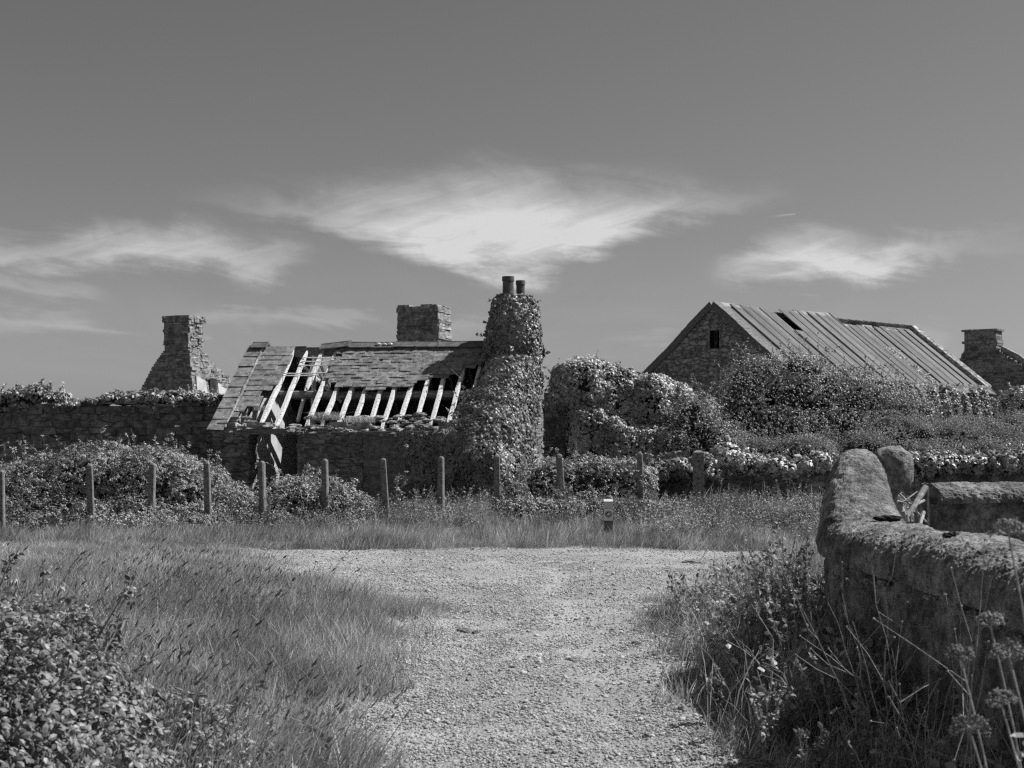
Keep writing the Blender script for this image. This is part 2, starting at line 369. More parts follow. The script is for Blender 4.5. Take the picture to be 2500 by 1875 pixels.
# gravel sheet
mb = MB(); ysg = np.linspace(-6, 20.7, 270); nx = 60
Xl = np.array([edge_l(y)-.25 for y in ysg]); Xr = np.array([edge_r(y)+.25 for y in ysg])
X = Xl[:, None]+(Xr-Xl)[:, None]*np.linspace(0, 1, nx)[None]; Y = np.repeat(ysg[:, None], nx, 1)
Z = gz(X, Y)+.012+(fbm(np.stack([X, Y, 0*X], -1), 6, 9)-.5)*.024
i = (np.arange(len(ysg)-1)[:, None]*nx+np.arange(nx-1)[None]).ravel()
mb.add(np.stack([X, Y, Z], -1), np.stack([i, i+1, i+nx+1, i+nx], -1))
tag(mb.build('gravel_path', M['gravel'], smooth=True), kind='structure')

def tmpl(kind):
    if kind == 'ivy':      # five lobed, folded on the midrib; y is the leaf axis, z the normal
        V = np.array([[0, 0, 0], [-.45, -.12, -.06], [-.62, .30, -.12], [-.30, .42, -.02], [0, 1.0, -.22], [.30, .42, -.02], [.62, .30, -.12], [.45, -.12, -.06], [0, .35, .06]])
        F = np.array([[0, 8, 1], [1, 8, 2], [2, 8, 3], [3, 8, 4], [4, 8, 5], [5, 8, 6], [6, 8, 7], [7, 8, 0]])
    elif kind == 'oval':
        V = np.array([[0, 0, 0], [-.28, .3, -.08], [-.26, .65, -.12], [0, 1, -.25], [.26, .65, -.12], [.28, .3, -.08], [0, .32, .03], [0, .66, -.02]])
        F = np.array([[0, 6, 1], [1, 6, 7], [1, 7, 2], [2, 7, 3], [0, 5, 6], [5, 7, 6], [5, 4, 7], [4, 3, 7]])
    elif kind == 'tri':    # bramble: three leaflets
        V1, F1 = tmpl('oval'); V = []; F = []
        for k, (a, s, o) in enumerate(((0, .62, .38), (1.15, .5, .25), (-1.15, .5, .25))):
            c, s_ = cos(a), sin(a); Q = V1*s; Q = Q @ np.array([[c, s_, 0], [-s_, c, 0], [0, 0, 1]]); Q[:, 0] += -sin(a)*.12; Q[:, 1] += o*.6
            V.append(Q); F.append(F1+8*k)
        return np.vstack(V)*1.15, np.vstack(F)
    else:
        V = np.array([[0, 0, 0], [-.3, .45, -.08], [0, 1, -.15], [.3, .45, -.08], [0, .45, .05]])
        F = np.array([[0, 4, 1], [1, 4, 2], [2, 4, 3], [3, 4, 0]])
    return V, F
def leaves(mb, Pt, Nv, size, kind='kite', droop=.4, tilt=.5, mi=0, svar=.35):
    n = len(Pt)
    if n == 0: return
    Nn = Nv+rng.normal(0, tilt, (n, 3)); Nn /= np.linalg.norm(Nn, axis=1)[:, None]+1e-9
    dn = rng.normal(0, .55, (n, 3))+np.array([0, 0, -droop]); A = dn-(dn*Nn).sum(1)[:, None]*Nn; A /= np.linalg.norm(A, axis=1)[:, None]+1e-9
    B = np.cross(A, Nn); s = size*rng.uniform(1-svar, 1+svar, n)
    V, F = tmpl(kind)
    Q = Pt[:, None]+s[:, None, None]*(V[None, :, 0:1]*B[:, None]+V[None, :, 1:2]*A[:, None]+V[None, :, 2:3]*Nn[:, None])
    mb.add(Q.reshape(-1, 3), (F[None]+np.arange(n)[:, None, None]*len(V)).reshape(-1, F.shape[1]), mi)
# ------------------------------------------------------------------ scattering of uncountable stuff by geometry nodes
def scatter(name, pts, rot, scl, idx, srcs, label, cat):
    c = bpy.data.collections.new(name+'_kinds')
    for k, s in enumerate(srcs): s.name = 'kind_%02d_%s' % (k, name); c.objects.link(s)
    me = bpy.data.meshes.new(name); me.vertices.add(len(pts)); me.vertices.foreach_set('co', np.asarray(pts, np.float32).ravel())
    a = me.attributes.new('rot', 'FLOAT_VECTOR', 'POINT'); a.data.foreach_set('vector', np.asarray(rot, np.float32).ravel())
    a = me.attributes.new('scl', 'FLOAT', 'POINT'); a.data.foreach_set('value', np.asarray(scl, np.float32))
    a = me.attributes.new('idx', 'INT', 'POINT'); a.data.foreach_set('value', np.asarray(idx, np.int32))
    o = bpy.data.objects.new(name, me); col.objects.link(o)
    ng = bpy.data.node_groups.new(name, 'GeometryNodeTree')
    ng.interface.new_socket('Geometry', in_out='INPUT', socket_type='NodeSocketGeometry')
    ng.interface.new_socket('Geometry', in_out='OUTPUT', socket_type='NodeSocketGeometry')
    q = NB(ng); gi = q.n('NodeGroupInput'); go = q.n('NodeGroupOutput')
    ci = q.n('GeometryNodeCollectionInfo'); ci.inputs['Collection'].default_value = c
    ci.inputs['Separate Children'].default_value = True; ci.inputs['Reset Children'].default_value = True
    ip = q.n('GeometryNodeInstanceOnPoints'); ip.inputs['Pick Instance'].default_value = True
    def na(n, t):
        x = q.n('GeometryNodeInputNamedAttribute', data_type=t); x.inputs[0].default_value = n
        return [s for s in x.outputs if s.enabled and s.name == 'Attribute'][0]
    e = q.n('FunctionNodeEulerToRotation'); q.lk(na('rot', 'FLOAT_VECTOR'), e.inputs[0])
    q.lk(gi.outputs[0], ip.inputs['Points']); q.lk(ci.outputs[0], ip.inputs['Instance']); q.lk(na('idx', 'INT'), ip.inputs['Instance Index'])
    q.lk(e.outputs[0], ip.inputs['Rotation']); q.lk(na('scl', 'FLOAT'), ip.inputs['Scale']); q.lk(ip.outputs[0], go.inputs[0])
    o.modifiers.new('scatter', 'NODES').node_group = ng
    return tag(o, label, cat, kind='stuff')
def source(mb, mats):
    o = mb.build('src', mats); col.objects.unlink(o); return o
def blades(mb, n, rad, h0, h1, wd, lean, leanx=0.0, curl=.5, mi=0, gauss=False, o=(0, 0, 0)):
    a = rng.uniform(0, 2*pi, n); r = rad*np.sqrt(rng.uniform(0, 1, n))
    root = np.stack([r*np.cos(a), r*np.sin(a), np.zeros(n)], 1)+np.asarray(o)
    h = rng.uniform(h0, h1, n); d = np.stack([rng.normal(leanx, lean, n), rng.normal(0, lean, n), np.zeros(n)], 1)
    wa = rng.uniform(0, 2*pi, n); wv = np.stack([np.cos(wa), np.sin(wa), np.zeros(n)], 1)*(wd*rng.uniform(.6, 1.3, n))[:, None]
    V = []
    for t, ww in ((0, 1.), (.4, .9), (.75, .6), (1., .0)):
        c = root+d*h[:, None]*(t**1.7)+np.array([0, 0, 1.])*(h*(t-curl*.35*t**3))[:, None]
        if ww > 0: V += [c-wv*ww/2, c+wv*ww/2]
        else: V += [c]
    V = np.stack(V, 1).reshape(-1, 3); k = np.arange(n)[:, None]*7
    F4 = np.concatenate([k+np.array([0, 1, 3, 2]), k+np.array([2, 3, 5, 4])]); F3 = k+np.array([4, 5, 6])
    mb.join(V, [F4, F3], mi); return V.reshape(n, 7, 3)[:, 6], d
def seedheads(mb, tips, dirs, ln, wd, mi=1, stem=0):
    for p, d in zip(tips, dirs):
        ax = nrm(d*1.3+np.array([0, 0, .8])+rng.normal(0, .15, 3)); l = ln*rng.uniform(.6, 1.4); ww = wd*rng.uniform(.7, 1.3)
        s1 = nrm(np.cross(ax, [0, .3, 1])); s2 = np.cross(ax, s1); V = []
        rows = [(0, .2), (.2, .9), (.45, 1.), (.7, .8), (1., .12)]
        for t, k in rows:
            for th in np.arange(5)/5*2*pi+t*2: V.append(p+ax*l*(t-.1)+(s1*cos(th)+s2*sin(th))*ww*k*rng.uniform(.7, 1.25))
        i = (np.arange(4)[:, None]*5+np.arange(5)[None]); j = (np.arange(4)[:, None]*5+(np.arange(5)[None]+1) % 5)
        mb.add(V, np.stack([i, j, j+5, i+5], -1).reshape(-1, 4), mi)
GM = [M['grass'], M['seed'], M['seeddark'], M['grassdry'], M['weed'], M['stalk']]
def grass_src(kind):
    mb = MB()
    if kind == 'short':
        blades(mb, 260, .34, .03, .13, .005, .4, .2, curl=.2, mi=0); blades(mb, 110, .34, .04, .16, .004, .45, .25, curl=.2, mi=3)
    if kind == 'mid':
        blades(mb, 230, .34, .08, .27, .0046, .32, .17, curl=.15, mi=0); blades(mb, 9, .34, .1, .3, .012, .4, .2, curl=.4, mi=3); blades(mb, 70, .34, .10, .32, .0034, .3, .2, curl=.15, mi=3)
    if kind == 'tall':
        blades(mb, 150, .3, .15, .42, .006, .25, .25, curl=.25, mi=0); blades(mb, 10, .3, .2, .4, .014, .35, .3, curl=.4, mi=3)
        t, d = blades(mb, 26, .25, .45, .68, .0045, .16, .25, mi=3); seedheads(mb, t[:16], d[:16], .038, .004, 1); seedheads(mb, t[22:], d[22:], .045, .0045, 2)
    if kind == 'barley':
        blades(mb, 90, .2, .15, .42, .009, .25, .15, mi=0)
        t, d = blades(mb, 12, .2, .35, .6, .005, .2, .2, mi=3); seedheads(mb, t, d, .07, .009, 1)
        for p, dd in zip(t, d):
            for _ in range(14):
                ax = nrm(dd*1.3+np.array([0, 0, .9])+rng.normal(0, .16, 3)); s = nrm(np.cross(ax, rng.normal(0, 1, 3)))*.0012; b0 = p+ax*rng.uniform(0, .05)
                mb.add([b0-s, b0+s, b0+ax*rng.uniform(.05, .09)], [[0, 1, 2]], 3)
    if kind == 'twig':
        for _ in range(5):
            a = rng.uniform(0, 6.3); b0 = np.array([cos(a), sin(a), 0])*rng.uniform(0, .15); h = rng.uniform(.35, .62); d = np.array([rng.normal(.05, .25), rng.normal(0, .2), 1.])
            q = np.linspace(0, 1, 7)[:, None]; c = b0+d*h*q+rng.normal(0, .15, 3)*h*q**2; tube(mb, c, np.linspace(.0028, .0012, 7), 4, 5, cap=False)
            for _k in range(7):
                s0 = c[rng.integers(2, 7)]; e = s0+nrm(d+rng.normal(0, .7, 3))*rng.uniform(.05, .16); tube(mb, [s0, (s0+e)/2+rng.normal(0, .004, 3), e], [.0014, .0012, .0010], 4, 5, cap=False)
                for _j in range(4): ball(mb, e+rng.normal(0, .008, 3), rng.uniform(.002, .004), .3, 50, SPL, 5)
    if kind == 'weed':
        for _ in range(9):
            a = rng.uniform(0, 6.3); b0 = np.array([cos(a), sin(a), 0])*rng.uniform(0, .22); h = rng.uniform(.15, .42); d = np.array([rng.normal(.12, .25), rng.normal(0, .2), 1.])
            q = np.linspace(0, 1, 6)[:, None]; c = b0+d*h*q+rng.normal(0, .12, 3)*h*q**2; tube(mb, c, np.linspace(.003, .0012, 6), 4, 3, cap=False)
            nl = 20; k = rng.uniform(.15, 1, nl); Pq = np.array([np.interp(k, np.linspace(0, 1, 6), c[:, ax]) for ax in range(3)]).T
            leaves(mb, Pq+rng.normal(0, .012, (nl, 3)), rng.normal(0, .5, (nl, 3))+np.array([0, 0, .6]), .030, 'oval', .1, .5, 4)
        blades(mb, 30, .2, .15, .4, .004, .35, .2, mi=3)
    return source(mb, GM)
def place_grass(name, pts, kinds, smin, smax, label, cat='grass', tilt=.12):
    n = len(pts); pts = np.c_[pts, gz(pts[:, 0], pts[:, 1])-.01]
    rot = np.c_[rng.normal(0, tilt, n), rng.normal(.05, tilt, n), rng.uniform(-.7, .7, n)]
    scatter(name, pts, rot, rng.uniform(smin, smax, n), rng.integers(0, len(kinds), n), [grass_src(k) for k in kinds], label, cat)
def inview(p, m=1.0):
    px = p[:, 0]/np.maximum(p[:, 1], .5)*FPX+1250
    return (px > -250) & (px < 2750)
def rand_xy(n, x0, x1, y0, y1): return np.c_[rng.uniform(x0, x1, n), rng.uniform(y0, y1, n)]
# left field
def left_pts(n, y0, y1, d0=0.0, d1=20, pw=1.0):
    p = rand_xy(n, -12, 0, y0, y1); d = edge_l(p[:, 1])+.12*np.sin(p[:, 1]*3)+.1*np.sin(p[:, 1]*7.3)-p[:, 0]; return p[(d > d0) & (d < d1) & inview(p)]
def right_pts(n, y0, y1, d0=0.0, d1=20):
    p = rand_xy(n, 0, 12, y0, y1); d = p[:, 0]-edge_r(p[:, 1])-.12*np.sin(p[:, 1]*4)-.08*np.sin(p[:, 1]*9); return p[(d > d0) & (d < d1) & inview(p)]
p = np.vstack([left_pts(4200, 5, 19.8, .12), left_pts(900, 12, 19.8, -.35, .1), right_pts(2200, 4, 19.8, .15), right_pts(500, 5, 19, -.05, .2)])
place_grass('short_grass', p, ['short', 'short', 'short'], .7, 1.3, 'short windblown grass edging both sides of the gravel track')
dm = lambda p: p[fbm(np.c_[p, 0*p[:, 0]], .7, 21) > .42]
p = np.vstack([left_pts(3600, 5, 14.3, .45), left_pts(500, 5, 12.5, .3, .6), left_pts(900, 13, 17.5, 4.5), right_pts(1500, 4, 13.5, .42, 2.2), right_pts(700, 13, 19.5, .5, 4)])
place_grass('field_grass', p, ['mid', 'mid', 'mid', 'mid'], .7, 1.2, 'mid height meadow grass in the left field and right verge')
p = np.vstack([dm(left_pts(800, 5, 12, .9)), right_pts(400, 4, 10.5, .5, 1.5), rand_xy(90, -2.9, -.9, 4.6, 6.6)+0])
place_grass('seeding_grass', p, ['tall', 'tall', 'tall'], .8, 1.15, 'tall grass with seed heads nearest the viewer')
p = np.vstack([right_pts(1900, 4, 13, .45, 1.35), dm(left_pts(260, 5, 10, 1.2, 3.5)), rand_xy(700, -12, 9, 21.3, 23.5), rand_xy(420, 1.5, 6, 20.3, 22.8)])
p = p[~((np.abs(p[:, 0]-1.42) < .55) & (p[:, 1] > 19) & (p[:, 1] < 21.5))]
place_grass('low_weeds', p, ['weed', 'weed', 'weed'], .7, 1.3, 'tangled low leafy weeds growing through the grass', 'weeds')
p = np.vstack([right_pts(800, 5.4, 11, .55, 1.25), right_pts(600, 7, 12.8, .3, 1.0)])
place_grass('wall_weeds', p, ['weed', 'weed'], 1.1, 1.8, 'rank leafy tangle crowding the foot of the near rendered wall', 'weeds', .2)
p = np.vstack([right_pts(420, 4.2, 12.5, .3, 1.3), left_pts(60, 5, 9, 1.2, 3)])
place_grass('dry_twigs', p, ['twig', 'twig', 'twig'], .7, 1.25, 'pale dry branching stems tangled through the verge', 'dry stems', .15)
p = right_pts(500, 3.4, 8, .45, 2.2)
place_grass('wild_barley', p, ['barley', 'barley'], .8, 1.15, 'whiskered wild barley heads beneath the rendered wall', 'grass')
# bank beyond the track
p = rand_xy(5200, -12, 9, 19.6, 24); p = p[p[:, 1] > 19.9+.25*np.sin(p[:, 0]*1.1+1)+1.3*(fbm(np.c_[p[:, :1]*1.8, p[:, 1:], p[:, :1]*0], 1, 8)-.5)+3*(p[:, 0] < -30)]; p = p[~((np.abs(p[:, 0]-1.42) < .3) & (p[:, 1] < 20.95) & (rng.uniform(0, 1, len(p)) < .8))]; p = p[inview(p) & ((p[:, 1] < 21.7) | (rng.uniform(0, 1, len(p)) < .25))]
place_grass('bank_short_grass', p, ['short', 'short', 'short', 'mid'], .6, 1.3, 'short pale grass on the bank past the far edge of the track')
p = rand_xy(1500, -12, 9, 21.4, 23.6); p = p[~((np.abs(p[:, 0]-1.42) < .3) & (p[:, 1] < 21.2))]; ppx = p[:, 0]/p[:, 1]*FPX+1250; p = p[inview(p) & (fbm(np.c_[p, 0*p[:, 0]], .9, 4) > .33) & (((ppx > 900) & (ppx < 1260)) | ((ppx > 1620) & (p[:, 1] < 22.6)))]
place_grass('bank_tall_grass', p, ['mid', 'mid', 'tall'], .55, 1.0, 'taller grass growing around the feet of the concrete posts')
p = rand_xy(700, 3, 40, 24, 46); p2 = rand_xy(1500, -40, 60, 24, 80)
place_grass('rough_pasture', np.vstack([p, p2]), ['mid'], 1.2, 2.2, 'rough pasture beyond the walls and ruins')
# gravel stones
def pebble_src(k):
    mb = MB(); ball(mb, (0, 0, 0), (1, rng.uniform(.6, .9), rng.uniform(.35, .6)), .35, 1.2, SPL, seed=k); return source(mb, [M['pebble']])
n = 150000; py_ = 5.5+14.9*rng.uniform(0, 1, n)**.9; px_ = edge_l(py_)-.3+(edge_r(py_)-edge_l(py_)+.6)*rng.uniform(0, 1, n)
dn = fbm(np.c_[px_, py_, 0*px_], 1.2, 33); kp = rng.uniform(0, 1, n) < np.clip((dn-.25)*2.4, .25, 1); px_, py_ = px_[kp], py_[kp]; n = len(px_)
sc = .004+.009*rng.uniform(0, 1, n)**2+.020*(rng.uniform(0, 1, n) > .975)*rng.uniform(.2, 1, n)**2
scatter('gravel_stones', np.c_[px_, py_, gz(px_, py_)+.014+sc*.25], np.c_[rng.normal(0, .2, n), rng.normal(0, .2, n), rng.uniform(0, 6.28, n)], sc,
        rng.integers(0, 5, n), [pebble_src(k) for k in range(5)], 'loose grey gravel stones strewn over the track', 'gravel')

# ------------------------------------------------------------------ foliage builders
def blob_pts(blobs, dens, rough=.22, ns=1.6, seed=0, shell=.25, p=1.0, inside_skip=True, zmin=None, front=True):
    """points with outward normals on lumpy ellipsoid surfaces; blobs: (centre, radii)"""
    PP = []; NN = []
    for bi, (c, r) in enumerate(blobs):
        c = np.asarray(c, float); r = np.asarray(r, float)
        area = 4*pi*((r[0]*r[1])**1.6/3+(r[0]*r[2])**1.6/3+(r[1]*r[2])**1.6/3)**(1/1.6)
        n = int(area*dens); d = rng.normal(0, 1, (n, 3)); d /= np.linalg.norm(d, axis=1)[:, None]
        if p != 1: q = np.sign(d)*np.abs(d)**p
        else: q = d
        nv = d/r; nv /= np.linalg.norm(nv, axis=1)[:, None]
        base = c+q*r
        lump = (fbm(base, ns, seed+bi % 3, 3)-.5)*2
        k = 1+rough*lump*1.6-shell*rng.uniform(0, 1, n)**2
        Pt = c+q*r*k[:, None]
        ok = np.ones(n, bool)
        if inside_skip:
            for bj, (c2, r2) in enumerate(blobs):
                if bj != bi and abs(c2[2]-c[2]) < r[2]+r2[2] : ok &= (((Pt-np.asarray(c2))/(np.asarray(r2)*.80))**2).sum(1) > 1
        ok &= Pt[:, 2] > gz(Pt[:, 0], Pt[:, 1])-.05
        if zmin is not None: ok &= Pt[:, 2] > zmin
        # thin out the lumps' hollows so dark gaps open
        ok &= (lump > -.75+.5*rng.uniform(0, 1, n)*0) 
        PP.append(Pt[ok]); NN.append(nv[ok])
    return np.vstack(PP), np.vstack(NN)
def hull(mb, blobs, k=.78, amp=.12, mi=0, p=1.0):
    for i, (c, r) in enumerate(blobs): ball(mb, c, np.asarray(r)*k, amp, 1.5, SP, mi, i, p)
def PB(px, py, D, rx, ry, rd): return (P(px, py, D), (rx/FPX*D, rd, ry/FPX*D))
def sprigs(mb, Pt, Nv, ln, lf, kind, mi_leaf, mi_stem, up=.6, nl=7, rad=.004):
    for p_, n_ in zip(Pt, Nv):
        d = nrm(n_+np.array([0, 0, up])+rng.normal(0, .3, 3)); l = ln*rng.uniform(.5, 1.3)
        t = np.linspace(0, 1, 5)[:, None]; bend = rng.normal(0, .25, 3)+np.array([0, 0, -.15])
        c = p_+d*l*t+bend*l*t**2*.5; tube(mb, c, np.linspace(rad, rad*.4, 5), 4, mi_stem, cap=False)
        k = rng.uniform(.25, 1, nl); q = p_+d*l*k[:, None]+bend*l*(k**2)[:, None]*.5
        leaves(mb, q, np.tile(d, (nl, 1))+rng.normal(0, .6, (nl, 3)), lf, kind, .2, .5, mi_leaf)
def bush(name, blobs, leaf, size, dens, label, cat='bush', kind='kite', rough=.25, ns=1.6, shell=.3, droop=.2, tilt=.6, nspr=60, spr_len=.35, twigs=30,
         group=None, hk=.72, seed=0, trunk=True, p=1.0, zmin=None, sprup=.6):
    base = np.mean([c for c, r in blobs], axis=0); gx, gy = base[0], base[1]
    t = thing(name, (gx, gy, float(gz(gx, gy))), 0, label, cat, group)
    mb = MB(); Pt, Nv = blob_pts(blobs, dens, rough, ns, seed, shell, p, zmin=zmin)
    leaves(mb, Pt, Nv+np.array([0, 0, .25]), size, kind, droop, tilt, 0)
    if nspr:
        k = rng.choice(len(Pt), min(nspr, len(Pt)), replace=False); sprigs(mb, Pt[k], Nv[k], spr_len, size, kind, 0, 1, sprup)
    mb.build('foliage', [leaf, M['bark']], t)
    mb = MB(); hull(mb, blobs, hk, .2, 1)  # dark solid core, painting the shade behind the leaves
    for c, r in blobs[:6]:
        for _ in range(max(1, twigs//len(blobs))):
            d = nrm(rng.normal(0, 1, 3)+np.array([0, -.3, .4])); e = np.asarray(c)+d*np.asarray(r)*rng.uniform(.85, 1.05)
            s = np.array([c[0]+rng.normal(0, .1), c[1], max(c[2]-r[2]*.7, float(gz(c[0], c[1])))]); m_ = (s+e)/2+rng.normal(0, .15, 3)*np.asarray(r)
            q = np.linspace(0, 1, 6)[:, None]; cv = (1-q)**2*s+2*q*(1-q)*m_+q**2*e; tube(mb, cv, np.linspace(.018, .004, 6), 5, 0, cap=False)
        s = np.array([c[0], c[1], c[2]]); gzz = float(gz(c[0], c[1]))
        if s[2] > gzz+.1 and trunk: tube(mb, [(c[0], c[1], gzz-.05), (c[0]+.05, c[1], (gzz+s[2])/2), s], [.05, .045, .03], 7, 0)
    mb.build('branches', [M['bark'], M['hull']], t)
    return t

# ------------------------------------------------------------------ stone masonry
def masonry(mb, T, prof, z0, z1, openings=(), htop=None, ch=(.035, .085), sl=(.08, .36), jit=.016, core=.004, nd=1, prot=.02, mi=0, cmi=1, y0=0.0):
    """coursed rubble, local x along the wall, y through it from y0 to y0+T; prof(z) gives the x extent"""
    z = z0
    while z < z1:
        dz = rng.uniform(*ch); zm = z+dz/2; a, b_ = prof(zm)[:2]; ya, yb = (prof(zm)[2:4] if len(prof(zm)) > 2 else (y0, y0+T))
        iv = [(a, b_)]
        for (oa, ob, oz0, oz1) in openings:
            if oz0 <= zm <= oz1:
                nv = []
                for (p0, p1) in iv:
                    if ob <= p0 or oa >= p1: nv.append((p0, p1)); continue
                    if oa > p0: nv.append((p0, oa))
                    if ob < p1: nv.append((ob, p1))
                iv = nv
        for (p0, p1) in iv:
            if p1-p0 < .06: continue
            for k in range(nd):
                x = p0+rng.normal(0, prot*.6); q0 = ya+(yb-ya)*k/nd; q1 = ya+(yb-ya)*(k+1)/nd
                while x < p1-.03:
                    l = min(rng.uniform(*sl), p1-x+abs(rng.normal(0, prot))); 
                    if p1-(x+l) < .08: l = p1-x+rng.normal(0, prot)
                    xm = x+l/2
                    if htop is None or zm < htop(xm):
                        e0 = rng.normal(0, prot) if k == 0 else 0; e1 = rng.normal(0, prot) if k == nd-1 else 0
                        box(mb, x+.006, x+l-.006, q0-e0, q1+e1, z+.003, z+dz-.003, jit*.5, mi)
                    x += l
            if htop is None: box(mb, p0+core, p1-core, ya+core, yb-core, z-.001, z+dz+.001, 0, cmi)
            else:
                xs_ = np.arange(p0+core, p1-core, .15)
                for xa in xs_:
                    if zm < htop(xa+.07)-.02: box(mb, xa, min(xa+.1505, p1-core), ya+core, yb-core, z-.001, z+dz+.001, 0, cmi)
        z += dz
SM = [M['stone'], M['mortar']]; SD = [M['stone_dark'], M['mortar']]

# ------------------------------------------------------------------ the roofless cottage
TH = -R(10); O = np.array([-5.47, 25.4, .25])
ct = thing('ruined_cottage', tuple(O), TH, 'low stone cottage with bare rafters, half its slates gone and an open doorway', 'cottage')
GZ0 = -.35; EAVE = 1.46; RIDGE = 3.07; HD = 2.05; LEN = 5.55     # local heights above O
def cw(x, y, z):   # cottage local -> world
    c, s = cos(TH), sin(TH); return np.array([O[0]+c*x-s*y, O[1]+s*x+c*y, O[2]+z])
DX0, DX1, DZ = .70, 1.62, 1.40
mb = MB(); masonry(mb, .45, lambda z: (0, 2.84), GZ0, EAVE-.02, [(DX0, DX1, -1, DZ)], prot=.022)
masonry(mb, .45, lambda z: (3.62, LEN), GZ0, EAVE-.02, prot=.022); masonry(mb, .45, lambda z: (2.84, 3.62), EAVE-.12, EAVE-.02)
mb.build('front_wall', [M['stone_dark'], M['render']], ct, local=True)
mb = MB(); z = GZ0; r = 0
while z < EAVE-.13:
    x = 2.84-(.11 if r % 2 else 0)
    while x < 3.62:
        a, b_ = max(x, 2.84), min(x+.22, 3.62)
        if b_-a > .03: box(mb, a+.005, b_-.005, .012+rng.normal(0, .002), .11, z+.005, z+.07, .0015, 0)
        x += .225
    z += .078; r += 1
box(mb, 2.845, 3.615, .02, .3, GZ0, EAVE-.13, 0, 1); mb.build('brick_infill', [M['brick'], M['mortar']], ct, local=True)
mb = MB(); obox(mb, ((DX0+DX1)/2+.02, .2, DZ+.035), (.62, 0, .008), (0, .25, 0), (0, 0, .032), .006); mb.build('lintel', M['wood_dark'], ct, local=True)
mb = MB(); masonry(mb, .45, lambda z: (0, LEN), GZ0, EAVE, y0=2*HD-.45); mb.build('back_wall', [M['stone_dark'], M['render']], ct, local=True)
gp = lambda z: (0, .42) 
def gable(x0, x1, ztop=RIDGE-.16):
    mb = MB(); z = GZ0
    def pr(z):
        k = max(0, (z-EAVE)/(RIDGE-EAVE)); return (x0, x1, .02+k*HD, 2*HD-.02-k*HD)
    masonry(mb, .4, pr, GZ0, ztop, nd=6, prot=.014); return mb
mb = gable(.03, .40); mb.build('gable_wall', [M['stone'], M['render']], ct, local=True)
mb = gable(LEN-.42, LEN); mb.build('gable_wall', [M['stone'], M['render']], ct, local=True)
# plastered inner skins
mb = MB(); K = [(.47, GZ0), (2*HD-.47, GZ0), (2*HD-.47, EAVE), (HD, RIDGE-.25), (.47, EAVE+.02)]
V = [(.43, y, z) for y, z in K]+[(.46, y, z) for y, z in K]
mb.join(np.array(V), [np.array([[5, 6, 7, 8], [5, 8, 9, 9]])[:1], np.array([[5, 8, 9]]), np.array([[i, (i+1) % 5, (i+1) % 5+5, i+5] for i in range(5)])]); 
box(mb, .47, LEN-.45, 2*HD-.49, 2*HD-.455, GZ0, EAVE-.05)
mb.build('plaster_lining', M['plaster'], ct, local=True)
# roof frame. slope coordinate t: 0 eave, 1 ridge
sdir = nrm([0, HD, RIDGE-EAVE]); snor = nrm([0, -(RIDGE-EAVE), HD]); SLEN = math.hypot(HD, RIDGE-EAVE)
def rp(x, t, h=0.0, back=False):
    y = HD*t; z = EAVE+(RIDGE-EAVE)*t; n = snor
    if back: return np.array([x, 2*HD-y-n[1]*h, z+n[2]*h])
    return np.array([x, y, z])+n*h
def rafter(x, t0, t1, back=False, wd=.030, dp=.05, m='wood', skew=0.0, wob=.006):
    mb = MB(); k = 7; rows = []
    for i in range(k):
        t = t0+(t1-t0)*i/(k-1); e = 1.0 if 0 < i < k-1 else rng.uniform(.5, .85)
        c = rp(x+skew*(t-t0)+rng.normal(0, wob), t, -dp+rng.normal(0, .004), back)
        n = snor if not back else snor*np.array([1, -1, 1])
        for a, d in ((-1, -1), (1, -1), (1, 1), (-1, 1)): rows.append(c+np.array([a*wd*e*rng.uniform(.85, 1.1), 0, 0])+n*d*dp*e*rng.uniform(.9, 1.05))
    i = np.arange(k-1)[:, None]*4+np.arange(4)[None]; j = np.arange(k-1)[:, None]*4+(np.arange(4)[None]+1) % 4
    F = np.stack([i, j, j+4, i+4], -1).reshape(-1, 4); F = np.vstack([F, [[3, 2, 1, 0]], [[4*k-4, 4*k-3, 4*k-2, 4*k-1]]])
    mb.add(rows, F); mb.build('rafter', M[m], ct, local=True)
RX = [.87, 1.15, 1.45, 1.74, 2.05, 2.33, 2.61, 2.92, 3.18, 3.46, 3.77, 4.05, 4.36, 4.68]
for i, x in enumerate(RX):
    t0, t1 = (-.02+rng.normal(0, .02), .975)
    if i == 2: t0 = .50
    if i == 0: t0 = .08
    rafter(x, t0, t1, skew=rng.normal(0, .02))
for i, x in enumerate(np.arange(.9, 4.9, .42)): rafter(x, .0, .98, True, m='wood_dark')
mb = MB(); box(mb, .3, LEN-.6, HD-.022, HD+.022, RIDGE-.19, RIDGE-.01, .003); mb.build('ridge_board', M['wood_dark'], ct, local=True)
for t in (.50,):
    for bk in (False, True):
        mb = MB(); c0 = rp(.3, t, -.17, bk); c1 = rp(LEN-.4, t-.01, -.17, bk); tube(mb, [c0, (c0+c1)/2+np.array([0, 0, -.02]), c1], [.07, .075, .07], 8); mb.build('purlin', M['wood_dark'], ct, local=True)
mb = MB(); tube(mb, [rp(1.35, .2, -.2)+np.array([0, .3, 0]), np.array([1.28, HD, 2.85])], .04, 6); tube(mb, [np.array([1.30, HD-.1, 2.8]), rp(1.3, .45, -.12, True)], .045, 6)
tube(mb, [np.array([1.0, HD, 2.75]), np.array([1.75, HD+.25, 2.0])], .035, 6); tube(mb, [np.array([1.28, HD, 2.9]), np.array([1.24, HD, 1.5])], .05, 6)
mb.build('truss', M['wood'], ct, local=True)
def batten(x0, x1, t, sag=.0):
    mb = MB(); a = rp(x0, t, .012); c = rp(x1, t+rng.normal(0, .006), .012); m_ = (a+c)/2-np.array([0, 0, sag]); tube(mb, [a, m_, c], .011, 4); mb.build('batten', M['wood'], ct, local=True)
